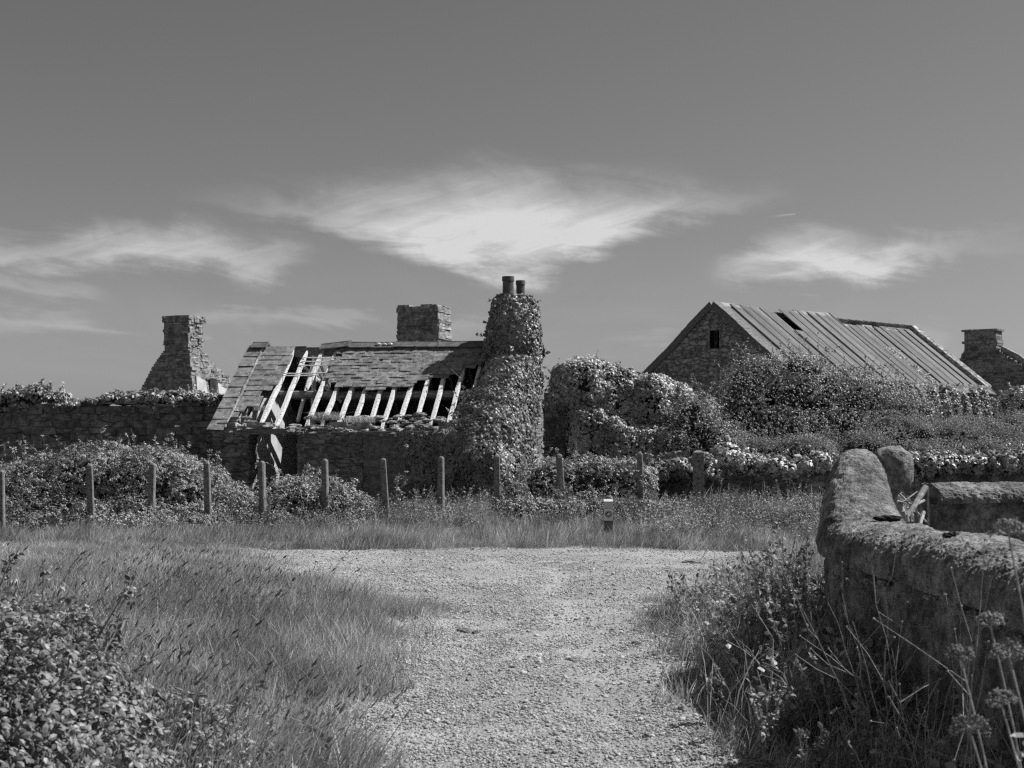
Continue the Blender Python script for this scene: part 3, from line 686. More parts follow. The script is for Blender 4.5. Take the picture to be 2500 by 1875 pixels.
for x0, x1, t in ((1.12, 1.95, .86), (1.14, 1.93, .81), (1.12, 1.9, .76), (.84, 1.75, .66), (.86, 1.6, .635), (3.9, 4.3, .66)): batten(x0, x1, t, .01)
mb = MB(); tube(mb, [rp(4.15, .68, .05), rp(4.42, .55, .06)], .009, 4); mb.build('batten', M['wood'], ct, local=True)
# slates
def slate_field(mb, inside, x0, x1, t0, t1, cw_, sw, th=.009, back=False, j=1.0, miss=0.0, mi=0):
    n = int((t1-t0)*SLEN/cw_)+1
    for r in range(n):
        t = t0+r*cw_/SLEN; x = x0-(sw/2 if r % 2 else 0)-rng.uniform(0, .05)
        while x < x1:
            wd = sw*rng.uniform(.8, 1.2)
            if inside(x+wd/2, t) and rng.uniform() > miss:
                l = cw_*2.0; tc_ = t+l/2/SLEN
                if tc_+l/2/SLEN > 1.0: tc_ = 1.0-l/2/SLEN
                ang = .05+rng.normal(0, .008)*j; c = rp(x+wd/2, tc_, .03+rng.normal(0, .002)*j, back)
                n_ = snor*np.array([1, -1, 1]) if back else snor; s_ = sdir*np.array([1, -1, 1]) if back else sdir
                rz = rng.normal(0, .018)*j; ax = np.array([1, 0, 0])*cos(rz)+s_*sin(rz)+n_*rng.normal(0, .01)*j; ay = s_*cos(ang)-n_*sin(ang)-np.array([1, 0, 0])*sin(rz)
                obox(mb, c, ax*(wd/2-.003), ay*l/2, n_*th/2, .0012*j, mi)
            x += wd
def main_in(x, t):
    top = t < .985; xl = 1.93 if t > .82 else (1.80 if t > .55 else 2.05)
    xl += .06*sin(t*40)
    bot = np.interp(x, [1.8, 2.0, 2.4, 2.9, 3.3, 3.6, 4.0, 4.25, 4.45, 5.2], [.56, .47, .43, .42, .44, .50, .57, .60, .69, .72])+.025*sin(x*23)
    return top and x > xl and t > bot and x < 5.15
mb = MB(); slate_field(mb, main_in, 1.7, 5.2, .40, .97, .098, .20, th=.014, j=2.5, miss=.02); mb.build('slates', M['slate'], ct, local=True)
def left_in(x, t):
    xr = np.interp(t, [0, .12, .25, .45, .7, 1], [.30, .42, .62, .76, .84, .93])
    return .22 < x < xr and t > (.13 if x > .35 else .10)
mb = MB(); slate_field(mb, left_in, .26, 1.0, .06, .96, .165, .27, .012, j=1.3); mb.build('slates', M['slate'], ct, local=True)
mb = MB()   # verge slates, one wide row up the gable edge
for k in range(8):
    t = -.04+k*.127; obox(mb, rp(.09, t+.085, .045), (.155, 0, 0), (sdir*cos(.05)-snor*sin(.05))*.20, snor*.007, .003)
mb.build('verge_slates', M['slate'], ct, local=True)
mb = MB(); t_ = np.linspace(0, 1, 24); tube(mb, [rp(.255+rng.normal(0, .006), a, .045) for a in t_], [.022*rng.uniform(.7, 1.3) for a in t_], 6); mb.build('mortar_fillet', M['mortar'], ct, local=True)
def back_in(x, t):
    if t > .50 and 1.0 < x < 1.95: return False
    return True
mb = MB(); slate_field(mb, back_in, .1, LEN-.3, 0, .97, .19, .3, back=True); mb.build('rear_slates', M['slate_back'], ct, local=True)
mb = MB(); box(mb, .1, 1.0, 0, 1e-3, 0, 1e-3)
# ridge tiles: angled clay capping with a raised lap roll
def ridge_tile(x0, x1, lift=0.0, rot=0.0, dy=0.0, lich=False):
    mb = MB(); a = .16; wv = .15; c = np.array([(x0+x1)/2, HD+dy, RIDGE+.075+lift]); hx = np.array([cos(rot), 0, sin(rot)])*(x1-x0)/2
    for s in (-1, 1):
        dv = nrm([0, s*1.0, -.62]); obox(mb, c+dv*.095, hx, dv*.10, np.cross([1, 0, 0], dv)*.011, .002)
        obox(mb, c+dv*.10+hx*.93, hx*.09, dv*.108, np.cross([1, 0, 0], dv)*.021, .002)
    tube(mb, [c-hx, c+hx], .022, 6)
    mb.build('ridge_tile', M['tile'], ct, local=True)
    if lich:
        m2 = MB()
        for ux, sz in ((-.1, .055), (.02, .04), (.13, .05)):
            dv = nrm([0, -1.0, -.62]); nn = nrm([0, -.62, 1.0]); ball(m2, c+np.array([ux, 0, 0])+dv*.09+nn*.016, (sz, sz*.8, sz*.6), .8, 16, SP)
        m2.build('lichen_patch', M['lichen'], ct, local=True)
ridge_tile(.02, .34, .02); 
rx = 2.03
ridge_tile(1.42, 2.02, .0, .10); 
for k in range(8):
    if rx < 5.1: ridge_tile(rx, rx+.44, rng.normal(0, .004), rng.normal(0, .006), lich=(k == 1))
    rx += .445
# rubble, moss and grass along the broken eave
mb = MB()
for _ in range(210):
    x = rng.uniform(.25, 4.9); t = rng.uniform(-.03, .17)*(1.0 if x > 1.7 else 1.4); c = rp(x, t, rng.uniform(-.09, .0)); s = rng.uniform(.04, .13)
    if 1.65 > x > .65 and t > .10: continue
    ball(mb, c, (s, s*.8, s*rng.uniform(.22, .42)), .5, 9, SPL if s < .07 else SP, 0, int(x*50))
masonry(mb, .42, lambda z: (.1, 5.0), EAVE-.03, EAVE+.13, htop=lambda x: EAVE+.06+.07*math.sin(x*3.1)+.04*math.sin(x*9), prot=.03, y0=.05)
mb.build('eave_stones', [M['stone'], M['mortar']], ct, local=True)
mb = MB(); box(mb, .45, 1.9, -.07, -.03, EAVE-.085, EAVE-.045, .004); box(mb, 2.3, 4.4, -.075, -.035, EAVE-.075, EAVE-.03, .006); mb.build('fascia_board', M['wood_dark'], ct, local=True)
mb = MB()   # chimney stack of the right-hand gable (mostly swallowed by ivy)
masonry(mb, .7, lambda z: (4.98, 5.46, HD-.26, HD+.28), RIDGE-.7, 3.66, nd=2); st = mb.build('chimney_stack', SM, ct, local=True)
for (x, y, h, r_) in ((5.14, HD-.12, 4.36, .112), (5.33, HD+.16, 4.31, .088)):
    mb = MB(); z_ = [3.6, h-.07, h-.06, h, h, 3.7]; rr = [r_*1.05, r_*.95, r_*1.06, r_*1.06, r_*.8, r_*.75]
    tube(mb, [(x, y, a) for a in (3.55, 3.7, h-.09, h-.085, h-.001)], [r_*1.05, r_*1.0, r_*.93, r_*1.05, r_*1.05], 20, cap=False)
    tube(mb, [(x, y, a) for a in (h, h-.3)], [r_*.82, r_*.8], 20, cap=False)
    th = np.arange(20)/20*2*pi; V = np.vstack([np.c_[x+r_*1.05*np.cos(th), y+r_*1.05*np.sin(th), np.full(20, h)], np.c_[x+r_*.82*np.cos(th), y+r_*.82*np.sin(th), np.full(20, h)]])
    i = np.arange(20); j = (i+1) % 20; mb.add(V, np.stack([i, j, j+20, i+20], -1)); tube(mb, [(x, y, h-.2), (x, y, h-.21)], r_*.8, 12)
    mb.build('chimney_pot', M['pot'], st, local=True, smooth=False)

# tufts on the eave
def tuft(name, pts, label, h=(.12, .3), n=60, cat='grass tuft', lean=.6):
    base = np.mean(pts, axis=0); mb = MB()
    for p_ in pts: blades(mb, n, .09, h[0], h[1], .006, lean, .1, curl=1.6, mi=0, o=tuple(p_-base))
    V = mb; o = mb.build(name, [M['grassdry']]); o.location = base; tag(o, label, cat)
tuft('grass_tuft', [cw(*rp(x, .1, .02)) for x in (1.95, 2.05, 2.15, 2.3)], 'dry matted grass tuft sprouting from the eave left of the middle rafters')
tuft('grass_tuft', [cw(*rp(x, .07, .02)) for x in (2.55, 2.7, 2.85, 2.95)], 'second flatter dry grass tuft on the eave above the brick infill', (.1, .24))
tuft('grass_tuft', [cw(*rp(x, .22, .0)) for x in (.72, .8)], 'small grass tuft on the edge of the left slate patch', (.08, .18), 40)

# ------------------------------------------------------------------ ivy
def ivy(name, blobs, label, size=.085, dens=330, rough=.12, ns=2.2, leaf='ivy', shell=.16, p=.75, spr=60, sl=.25, zmin=None, hk=.84, extra=None, droop=.9, tilt=.42, kind='ivy'):
    base = np.mean([c for c, r in blobs], axis=0); t = thing(name, (base[0], base[1], float(gz(base[0], base[1]))), 0, label, 'ivy')
    mb = MB(); Pt, Nv = blob_pts(blobs, dens, rough, ns, 3, shell, p, zmin=zmin); leaves(mb, Pt, Nv+np.array([0, 0, .15]), size, kind, droop, tilt, 0)
    if extra is not None:
        leaves(mb, extra[0], extra[1], size, kind, droop, tilt, 0); k = rng.choice(len(extra[0]), 90, replace=False); sprigs(mb, extra[0][k], extra[1][k], .2, size*.8, kind, 0, 1, .2, nl=8)
    if spr: k = rng.choice(len(Pt), spr, replace=False); sprigs(mb, Pt[k], Nv[k], sl, size*.8, kind, 0, 1, .5, nl=8)
    mb.build('leaves', [M[leaf], M['bark']], t)
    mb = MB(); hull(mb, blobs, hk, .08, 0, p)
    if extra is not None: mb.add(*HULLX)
    mb.build('shade_backing', [M['hull']], t)  # solid dark lumps under the ivy, shade between leaves put into their colour
    return t
def cwb(x, y, z, rx_, ry_, rz_): return (cw(x, y, z), (rx_, ry_, rz_))
CZ = [-.1, .5, 1.0, 1.5, 1.9, 2.4, 2.9, 3.4, 3.7, 3.9, 4.02]     # one smooth tapering column of growth
def ccol(z):
    return (np.interp(z, CZ, [5.22, 5.20, 5.10, 4.98, 5.08, 5.20, 5.24, 5.24, 5.23, 5.20, 5.18]), np.interp(z, CZ, [1.0, 1.0, 1.0, 1.25, 1.5, 1.8, HD, HD, HD, HD, HD]),
            np.interp(z, CZ, [.50, .54, .62, .76, .68, .58, .53, .50, .46, .38, .26]), np.interp(z, CZ, [1.5, 1.5, 1.5, 1.4, 1.25, 1.0, .62, .56, .50, .40, .28]))
def colsurf(z, th, k=1.0):
    x_, y_, a_, c_ = ccol(z); cs_, sn = np.cos(th), np.sin(th); e = .8
    q = np.stack([x_+a_*np.sign(cs_)*np.abs(cs_)**e*k, y_+c_*np.sign(sn)*np.abs(sn)**e*k, z], -1); n_ = np.stack([cs_/a_, sn/c_, .15+0*z], -1); n_ /= np.linalg.norm(n_, axis=-1)[..., None]
    q = q+n_*((fbm(q, 2.3, 4, 3)-.5)*.34*k)[..., None]
    cc_, ss = cos(TH), sin(TH); R_ = np.array([[cc_, ss, 0], [-ss, cc_, 0], [0, 0, 1]]); return q @ R_+O, n_ @ R_
chim = [cwb(4.78, .45, 1.40, .44, .50, .34), cwb(4.55, .25, 1.32, .38, .36, .28), cwb(4.3, .12, 1.30, .34, .28, .20), cwb(4.86, .8, 1.7, .46, .6, .36), cwb(4.95, 1.1, 2.0, .42, .6, .34)]
# flat curtain of shaded ivy hanging on the front wall left of the chimney
n = 40000; zc_ = rng.uniform(-.3, 4.02, n); thc = rng.uniform(0, 2*pi, n); colP, colN = colsurf(zc_, thc, 1.0); colP = colP-colN*(.10*rng.uniform(0, 1, (n, 1))**2)
n = 2600; cx = rng.uniform(3.5, 4.75, n); cz = rng.uniform(-.25, 1.45, n)
kk = (cx > np.interp(cz, [-.3, .3, .9, 1.2, 1.45], [3.95, 3.85, 3.72, 3.5, 3.3])) & (cx < np.interp(cz, [-.3, .6, 1.1, 1.5], [4.4, 4.5, 4.75, 4.9]))
cx, cz = cx[kk], cz[kk]; ex = np.array([cw(a, -.05-.06*rng.uniform(), c) for a, c in zip(cx, cz)]); exn = np.tile([-.17, -.98, .1], (len(ex), 1)); ex = np.vstack([ex, colP]); exn = np.vstack([exn, colN])
zz_, tt_ = np.meshgrid(np.linspace(-.4, 4.0, 50), np.arange(40)/40*2*pi, indexing='ij'); hv, _n = colsurf(zz_.ravel(), tt_.ravel(), .86); hi = np.arange(49)[:, None]*40+np.arange(40)[None]; hj = np.arange(49)[:, None]*40+(np.arange(40)[None]+1) % 40
HULLX = (hv, np.stack([hi, hj, hj+40, hi+40], -1).reshape(-1, 4))
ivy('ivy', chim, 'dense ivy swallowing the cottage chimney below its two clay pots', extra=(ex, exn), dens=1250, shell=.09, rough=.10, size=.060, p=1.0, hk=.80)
# ivy-covered ruin right of the cottage
rt = thing('ruined_wall', (1.9, 29.3, .3), -R(12), 'tall broken stone wall buried in pale ivy just right of the cottage', 'wall')
mb = MB(); masonry(mb, .6, lambda z: (-1.25, 1.7), -.3, 2.6, htop=lambda x: np.interp(x, [-1.3, -.9, .3, .8, 1.7], [1.9, 2.5, 2.3, 1.9, 1.5]), nd=2, prot=.03); mb.build('masonry', SM, rt, local=True)
mb = MB(); masonry(mb, .3, lambda z: (-1.3, -.75, -.25, .1), -.3, 2.0, nd=2, prot=.03); mb.build('buttress', SM, rt, local=True)
ivr = [PB(1425, 945, 28.9, 80, 68, .62), PB(1500, 975, 29, 82, 80, .7), PB(1575, 975, 29, 68, 74, .65), PB(1648, 992, 29, 46, 66, .55), PB(1460, 930, 29, 60, 45, .6),
       PB(1440, 1040, 28.7, 62, 80, .6), PB(1530, 1080, 28.7, 80, 70, .7), PB(1630, 1095, 28.7, 60, 60, .6), PB(1385, 925, 29, 38, 36, .35), PB(1600, 950, 29.1, 24, 22, .3)]
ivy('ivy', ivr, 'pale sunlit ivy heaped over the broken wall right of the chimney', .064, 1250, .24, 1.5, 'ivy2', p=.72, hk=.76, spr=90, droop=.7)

# ------------------------------------------------------------------ tall boundary wall on the left, with ivy along its top
LW = thing('boundary_wall', (-16, 26.6, 0), R(0), 'long tall dark rubble wall running left from the cottage', 'wall')
mb = MB(); 
def lwt(x): return 2.17+.05*math.sin(x*1.7)+.03*math.sin(x*5)+(.06 if x > 9.5 else 0)-(.05 if x < 6.7 else 0)
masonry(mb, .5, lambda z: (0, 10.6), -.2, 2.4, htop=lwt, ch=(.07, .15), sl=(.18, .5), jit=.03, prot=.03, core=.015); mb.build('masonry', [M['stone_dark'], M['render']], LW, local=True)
mb = MB()
x = 0
while x < 10.5:
    l = rng.uniform(.25, .6); box(mb, x, x+l-.01, -.05, .5, lwt(x+l/2)-.0, lwt(x+l/2)+.055, .012); x += l
mb.build('coping', M['stone'], LW, local=True)
tops = [(0, 975, 26), (45, 962, 24), (95, 955, 26), (140, 965, 18), (185, 982, 10), (235, 974, 12), (280, 966, 18), (330, 965, 20), (380, 965, 22), (430, 964, 23), (480, 966, 22), (525, 970, 20), (-70, 970, 26), (60, 985, 14), (150, 984, 10), (-140, 972, 24)]
ivy('ivy', [PB(a, c+6, 26.75, 34, r_*.85, .38) for a, c, r_ in tops], 'low band of bright ivy trailing along the top of the tall left wall', .06, 420, .25, 3.0, 'ivy2', p=1.0, spr=55, sl=.2, droop=.4, tilt=.6)
# ruined gable and chimney behind it
gt = thing('ruined_gable', tuple(P(436, 1090, 36)*np.array([1, 1, 0])), -R(24), 'pale crumbling gable end with squat chimney rising behind the left wall', 'ruin')
def pg(z):
    if z > 3.78: e = .05 if z > 4.52 else (.02 if z > 3.9 else 0); return (-.42-e, .32+e, -.02-e, .56+e)
    a = np.interp(z, [2.4, 2.75, 3.2, 3.5, 3.78], [-1.50, -1.22, -.94, -.72, -.46]); c = np.interp(z, [2.4, 3.0, 3.78], [.50, .42, .34])
    return (a, c, 0, np.interp(z, [2.4, 2.75, 3.0, 3.3, 3.55, 3.78], [3.0, 2.5, 1.85, 1.25, .85, .56]))
mb = MB(); masonry(mb, .55, pg, 0, 4.62, ch=(.035, .08), sl=(.10, .34), nd=6, prot=.022); mb.build('masonry', [M['stone'], M['mortar']], gt, local=True)
for y0_, y1_, z1_ in ((.12, .62, 3.10), (1.05, 1.55, 2.95)):
    mb = MB(); V = [(.40, y0_, 2.2), (.545, y0_, 2.2), (.545, y1_, 2.2), (.40, y1_, 2.2), (.30, y0_, z1_), (.44, y0_+.04, z1_), (.44, y1_-.06, z1_-.12), (.30, y1_, z1_)]; mb.add(V, BOXF); mb.build('plaster_patch', M['plaster'], gt, local=True)
mb = MB(); box(mb, .3, .475, .70, .98, 2.55, 3.05, .01); mb.build('flue_recess_shade', M['hull'], gt, local=True)  # solid dark block painting the shade of a recess
# chimney stack behind the ridge
bt = thing('chimney', tuple(P(1022, 1090, 33)*np.array([1, 1, 0])), -R(20), 'square crumbling slate chimney standing behind the cottage ridge', 'chimney')
mb = MB(); masonry(mb, .75, lambda z: (-.56+.012*(z-4), .50-.012*(z-4), 0, .78), 0, 4.74, ch=(.04, .08), sl=(.12, .32), nd=2, prot=.024,
                   htop=lambda x: 4.70-.07*(1 if -.25 < x < .05 else 0)-(.06 if x > .38 else 0)); mb.build('masonry', [M['stone'], M['mortar']], bt, local=True)
mb = MB(); box(mb, -.585, .53, -.02, .8, 3.86, 3.99, .01); mb.build('drip_course', M['mortar'], bt, local=True)
# far gable at the right edge
fg = thing('ruined_gable', (*(P(2395, 1090, 62)[:2]), .3), -R(38), 'dark slate rubble gable with stub chimney at the far right edge', 'ruin')
def pf(z):
    if z > 5.0: e = .07 if 5.25 < z < 5.33 or z > 5.75 else 0; return (-.72-e, .70+e, -.1-e, .7+e)
    return (np.interp(z, [0, 3, 4.6, 5.0], [-3.2, -2.6, -.95, -.75]), np.interp(z, [0, 3.2, 4.6, 5.0], [4.2, 3.9, 1.1, .75]), 0, .6)
mb = MB(); masonry(mb, .6, pf, 0, 5.88, ch=(.07, .13), sl=(.2, .5), nd=1, prot=.035); mb.build('masonry', [M['stone_dark'], M['mortar']], fg, local=True)
mb = MB(); q_ = np.linspace(0, 1, 14); tube(mb, [(.8+a*3.2, .3, 5.02-a*1.85+.05*rng.normal()) for a in q_], .16, 7); mb.build('mossy_verge', M['mortar'], fg, local=True)

# ------------------------------------------------------------------ barn
BD = 52.0; PH = R(46.8); BX = .1441*BD
bn = thing('barn', (BX, BD, .2), -PH, 'large gabled stone barn with long sheeted roof that has a gap near the ridge', 'barn')
WB = .0685*BD; HA = 6.37-.2; HE = 3.62-.2; L1 = .1464*BD; L2 = .276*BD
mb = MB()
def pb_(z):
    k = np.clip((z-HE)/(HA-HE), 0, 1); return (-WB*(1-k)+.02, WB*(1-k)-.02)
wx, wz0, wz1 = .10, 4.54, 5.22
# gable as plain thick slabs around the loft opening so the rubble material stays continuous
def gslab(x0, x1, z0, z1, y0=0., y1=.5):
    n_ = max(2, int((x1-x0)/.25)); m_ = max(2, int((z1-z0)/.25))
    xs_ = np.linspace(x0, x1, n_+1); zs = np.linspace(z0, z1, m_+1)
    for a in range(n_):
        for c in range(m_):
            zc = (zs[c]+zs[c+1])/2
            box(mb, xs_[a], xs_[a+1], y0, y1, zs[c], zs[c+1])
def gwall(y0, y1):
    K = []
    zt = lambda x: HE+(HA-HE)*(1-abs(x)/WB)-.03
    cols = sorted(set(list(np.linspace(-WB, WB, 25))+[wx-.21, wx+.21]))
    for a, c in zip(cols[:-1], cols[1:]):
        segs = [(-.3, None)] if not (wx-.22 < (a+c)/2 < wx+.22) else [(-.3, wz0), (wz1, None)]
        for s0, s1 in segs:
            t0 = zt(a) if s1 is None else s1; t1 = zt(c) if s1 is None else s1
            V = np.array([[a, y0, s0], [c, y0, s0], [c, y1, s0], [a, y1, s0], [a, y0, t0], [c, y0, t1], [c, y1, t1], [a, y1, t0]]); mb.add(V, BOXF)
gwall(0, .5); mb.build('gable_wall', M['barnstone'], bn, local=True)
mb = MB(); gwall(L2-.5, L2); mb.build('gable_wall', M['barnstone'], bn, local=True)
for s in (-1, 1):
    mb = MB(); box(mb, min(s*WB, s*(WB-.45)), max(s*WB, s*(WB-.45)), .5, L2-.5, -.3, HE-.02); mb.build('side_wall', M['barnstone'], bn, local=True)
mb = MB(); box(mb, wx-.21, wx+.21, .42, .46, wz0, wz1); box(mb, wx-.25, wx-.20, -.012, .2, wz0-.02, wz1+.04); mb.build('loft_opening_shade', M['dark'], bn, local=True)  # near-black panel and strip painting the shade within the opening
mb = MB(); box(mb, wx-.32, wx-.21, -.015, .3, wz0-.05, wz1+.08, .01); box(mb, wx-.3, wx+.3, -.03, .3, wz1, wz1+.09, .01); mb.build('window_surround', M['mortar'], bn, local=True)
bdir = lambda s: nrm([s*WB, 0, -(HA-HE)]); bnor = lambda s: nrm([s*(HA-HE), 0, WB]); BL = math.hypot(WB, HA-HE)
for s in (-1, 1):   # mortar verge bands on the gable
    mb = MB(); d = bdir(s); n_ = bnor(s); k = 24
    for i in range(k):
        t0, t1 = i/k, (i+1)/k; c = np.array([0, .12, HA])+d*(BL+.15)*((t0+t1)/2)+n_*(.03+.02*math.sin(t0*9))
        obox(mb, c, d*(BL+.15)/k/2*1.01, (0, .20, 0), n_*.13, .004)
    mb.build('verge', M['verge'], bn, local=True)
def sheets(s, y0, y1, dz, w_=.62, hole=None):
    mb = MB(); d = bdir(s); n_ = bnor(s); y = y0
    while y < y1-.1:
        e = min(y+w_, y1); kk = 14
        for r, (a, c) in enumerate(((0, 1.045),)):
            a2 = a
            if hole and hole[0] < (y+e)/2 < hole[1]: a2 = a = .33
            a2 = a; h = .05+.008*(2-r)+rng.normal(0, .003); off = -dz
            ys_ = np.linspace(y, e+.04, kk*3); wv = .022*np.sin((ys_-y0)/.146*2*pi); tiltv = .048*(1-(ys_-y)/w_)
            rows = []
            for t in (a2, c):
                for th_ in (0, -.012): rows.append(np.array([0, 0, HA+off])[None]+d[None]*BL*t+n_[None]*(h+wv+tiltv+th_)[:, None]+np.c_[0*ys_, ys_, 0*ys_])
            V = np.vstack(rows); m_ = len(ys_); i = np.arange(m_-1)
            F = [np.stack([i, i+1, 2*m_+i+1, 2*m_+i], -1), np.stack([m_+i+1, m_+i, 3*m_+i, 3*m_+i+1], -1), np.stack([2*m_+i, 2*m_+i+1, 3*m_+i+1, 3*m_+i], -1), np.stack([i+1, i, m_+i, m_+i+1], -1),
                 np.array([[0, 2*m_, 3*m_, m_]]), np.array([[m_-1, 2*m_-1, 4*m_-1, 3*m_-1]])]
            mb.join(V, F)
        y += w_
    return mb
hole = (3.5, 4.3)
sheets(1, .3, L1, 0, hole=hole).build('roof_sheets', M['sheet'], bn, local=True)
sheets(1, L1-.02, L2+.05, .34).build('roof_sheets', M['sheet'], bn, local=True)
sheets(-1, .3, L2, .1).build('roof_sheets', M['sheet'], bn, local=True)
d = bdir(1); n_ = bnor(1)
for yq_, zq_, tq_ in ((L1-.05, HA, .14), (L2+.03, HA-.34, .11)):
    mb = MB(); obox(mb, np.array([0, yq_, zq_])+d*BL*.5+n_*.02, d*BL*.52, (0, .045, 0), n_*tq_*.75); mb.build('barge_board', M['iron'], bn, local=True)
mb = MB(); obox(mb, np.array([.02, 4.15, HA-.06])+d*1.75+n_*.10, d*.30, (0, .20, 0), n_*.006, .004); mb.build('slipped_sheet', M['plaster'], bn, local=True)
for y0, y1, dz in ((.4, 1.7, 0), (5.0, L1, 0), (L1+.3, L1+1.6, .34), (L1+2.4, L1+3.1, .34), (L1+3.7, L2, .34)):
    mb = MB(); c = np.array([0, (y0+y1)/2, HA+.10-dz])
    for s in (-1, 1): obox(mb, c+bdir(s)*.10, bdir(s)*.12, (0, (y1-y0)/2, 0), bnor(s)*.01, .012)
    mb.build('ridge_capping', M['sheet'], bn, local=True)
mb = MB()
for y in np.arange(.8, L2, 1.5): 
    for s in (-1, 1): obox(mb, np.array([0, y, HA-.5 if y > L1 else HA-.14])+bdir(s)*BL/2, bdir(s)*BL/2, (0, .04, 0), bnor(s)*.06)
mb.build('roof_timbers', M['wood_dark'], bn, local=True)
def bw(x, y, z):
    c, s = cos(-PH), sin(-PH); return np.array([BX+c*x-s*y, BD+s*x+c*y, .2+z])
ivy('ivy', [(bw(WB+.05, y, 1.75+.1*math.sin(y*2)-.12*max(0, y-12)), (.40, .75, 1.5)) for y in np.arange(4.5, L2+.9, .8)], 'ivy curtain clothing the long barn wall right up to the eaves', .11, 190, .10, 1.5, 'ivy', p=.85, spr=40, sl=.4)
# dry ivy creeping over the sheets
mb = MB(); n = 900; t_ = rng.uniform(.35, .98, n); yv = L1+2.3+t_*.2+rng.normal(0, .16+.25*abs(t_-.7), n); Pt = np.array([bw(*(np.array([0, y, HA-.34])+d*BL*t+n_*.12)) for y, t in zip(yv, t_)])
leaves(mb, Pt, np.tile([.3, -.5, .8], (n, 1)), .08, 'kite', .3, .6); cpos = Pt.mean(0); o = mb.build('creeper', M['ivy2'], loc=tuple(cpos)); tag(o, 'straggling strip of creeper growing down the lower barn roof', 'creeper')

# ------------------------------------------------------------------ low stone wall beyond the track, right
lw = thing('stone_wall', (2.2, 24.6, .2), R(-1), 'low rubble field wall with upright coping stones crossing the right background', 'wall')
def lwh(x): return .80+.04*math.sin(x*2)
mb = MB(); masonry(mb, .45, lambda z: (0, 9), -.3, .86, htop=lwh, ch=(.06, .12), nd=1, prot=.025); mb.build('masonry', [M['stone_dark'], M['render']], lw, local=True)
mb = MB(); x = 0
while x < 9:
    l = rng.uniform(.05, .13); h = rng.uniform(.18, .30); a = rng.normal(0, .10); obox(mb, (x+l/2, .2, lwh(x)+h/2-.02), (l/2, 0, 0), (0, .2, 0), (a*h/2, 0, h/2), .012); x += l*1.02
mb.build('coping', M['stone'], lw, local=True)
def lband(x0, x1, yv, ry, D=24.6, rd=.34, step=38): return [PB(x, (yv(x) if callable(yv) else yv)+rng.normal(0, 5), D, 34*rng.uniform(.85, 1.3), ry*rng.uniform(.6, 1.45), rd) for x in np.arange(x0, x1, step)]
ivy('ivy', lband(1735, 2010, lambda x: 1128+.02*(x-1735), 22, 24.55), 'bright ivy heaped on the low wall between the square post and the round pier', .075, 500, .25, 3, 'ivy2', p=1.0, spr=50, sl=.18, droop=.5, tilt=.5)
ivy('ivy', lband(1575, 1735, 1155, 28, 24.4), 'ivy and bramble over the low wall behind the square concrete post', .075, 480, .25, 3, 'ivy', p=1.0, spr=50, sl=.2, droop=.5, tilt=.5)
ivy('ivy', lband(2230, 2620, lambda x: 1138-.04*(x-2230), 26, 24.5), 'ivy trailing over the low wall beyond the second rendered wall', .075, 480, .25, 3, 'ivy2', p=1.0, spr=60, sl=.18, droop=.6, tilt=.5)

# ------------------------------------------------------------------ concrete posts
def post_mesh(h, w_=.05):
    mb = MB(); z = [0, h*.5, h-.07, h-.035, h-.012, h]; ww = [1.15, 1.05, .95, .88, .6, .25]; V = []
    for a, c in zip(z, ww):
        for sx_, sy in ((-1, -.7), (-.7, -1), (.7, -1), (1, -.7), (1, .7), (.7, 1), (-.7, 1), (-1, .7)): V.append((sx_*w_*c, sy*w_*c, a))
    i = np.arange(5)[:, None]*8+np.arange(8)[None]; j = np.arange(5)[:, None]*8+(np.arange(8)[None]+1) % 8
    mb.join(np.array(V)+rng.normal(0, .0015, (48, 3)), [np.stack([i, j, j+8, i+8], -1).reshape(-1, 4), np.array([[40, 41, 42, 43], [40, 43, 44, 47], [44, 45, 46, 47]])]); return mb
posts = [(3, 1147, 21.0, 'slim concrete fence post cut by the left edge of the picture', 0),
         (219, 1132, 21.6, 'leftmost whole round-topped post, standing in front of the big bramble mound', 1.5),
         (372, 1130, 21.9, 'round-topped post before the middle of the big bramble mound', -1.5),
         (506, 1126, 22.0, 'round-topped post near the right end of the big bramble mound', 1.0),
         (638, 1125, 22.0, 'round-topped post standing in front of the dark cottage doorway', 1.5),
         (792, 1120, 22.2, 'round-topped post in front of the stone wall right of the doorway', 1.2),
         (935, 1118, 22.2, 'leaning round-topped post in front of the brick infill', 3.2),
         (1076, 1114, 22.4, 'round-topped post in front of the dark ivy curtain on the cottage', 0),
         (1213, 1110, 22.5, 'round-topped post below the ivy-covered chimney', .5),
         (1363, 1107, 22.8, 'leaning round-topped post in the gap between chimney and ivy ruin', 4.0),
         (1562, 1104, 23.0, 'last round-topped post, next to the thick square one on its right', 1.5)]
proto = None
for k, (px, py, D, lab, tl) in enumerate(posts):
    top = P(px, py, D); gzz = float(gz(top[0], D))
    if proto is None:
        proto = post_mesh(1.30).build('fence_post', M['concrete']); o = proto
    else: o = proto.copy(); col.objects.link(o)
    h = top[2]-gzz+.15; o.location = (top[0]+sin(R(tl))*h, D, gzz-.15); o.scale = (1, 1, h/1.30); o.rotation_euler = (R(rng.normal(0, 1)), -R(tl), rng.normal(0, .15))
    tag(o, lab, 'fence post', 'concrete posts along the far bank')
gpp = thing('gate_post', (P(1705, 1100, 23.0)[0], 23.0, .35), R(-8), 'thick square concrete post with pyramid top and bolt holes', 'post')
mb = MB(); h = P(0, 1106, 23)[2]-.35; V = []
for a, c in ((-.2, .095), (h, .09), (h+.012, .09), (h+.05, .03)):
    for sx_, sy in ((-1, -1), (1, -1), (1, 1), (-1, 1)): V.append((sx_*c, sy*c, a))
i = np.arange(3)[:, None]*4+np.arange(4)[None]; j = np.arange(3)[:, None]*4+(np.arange(4)[None]+1) % 4
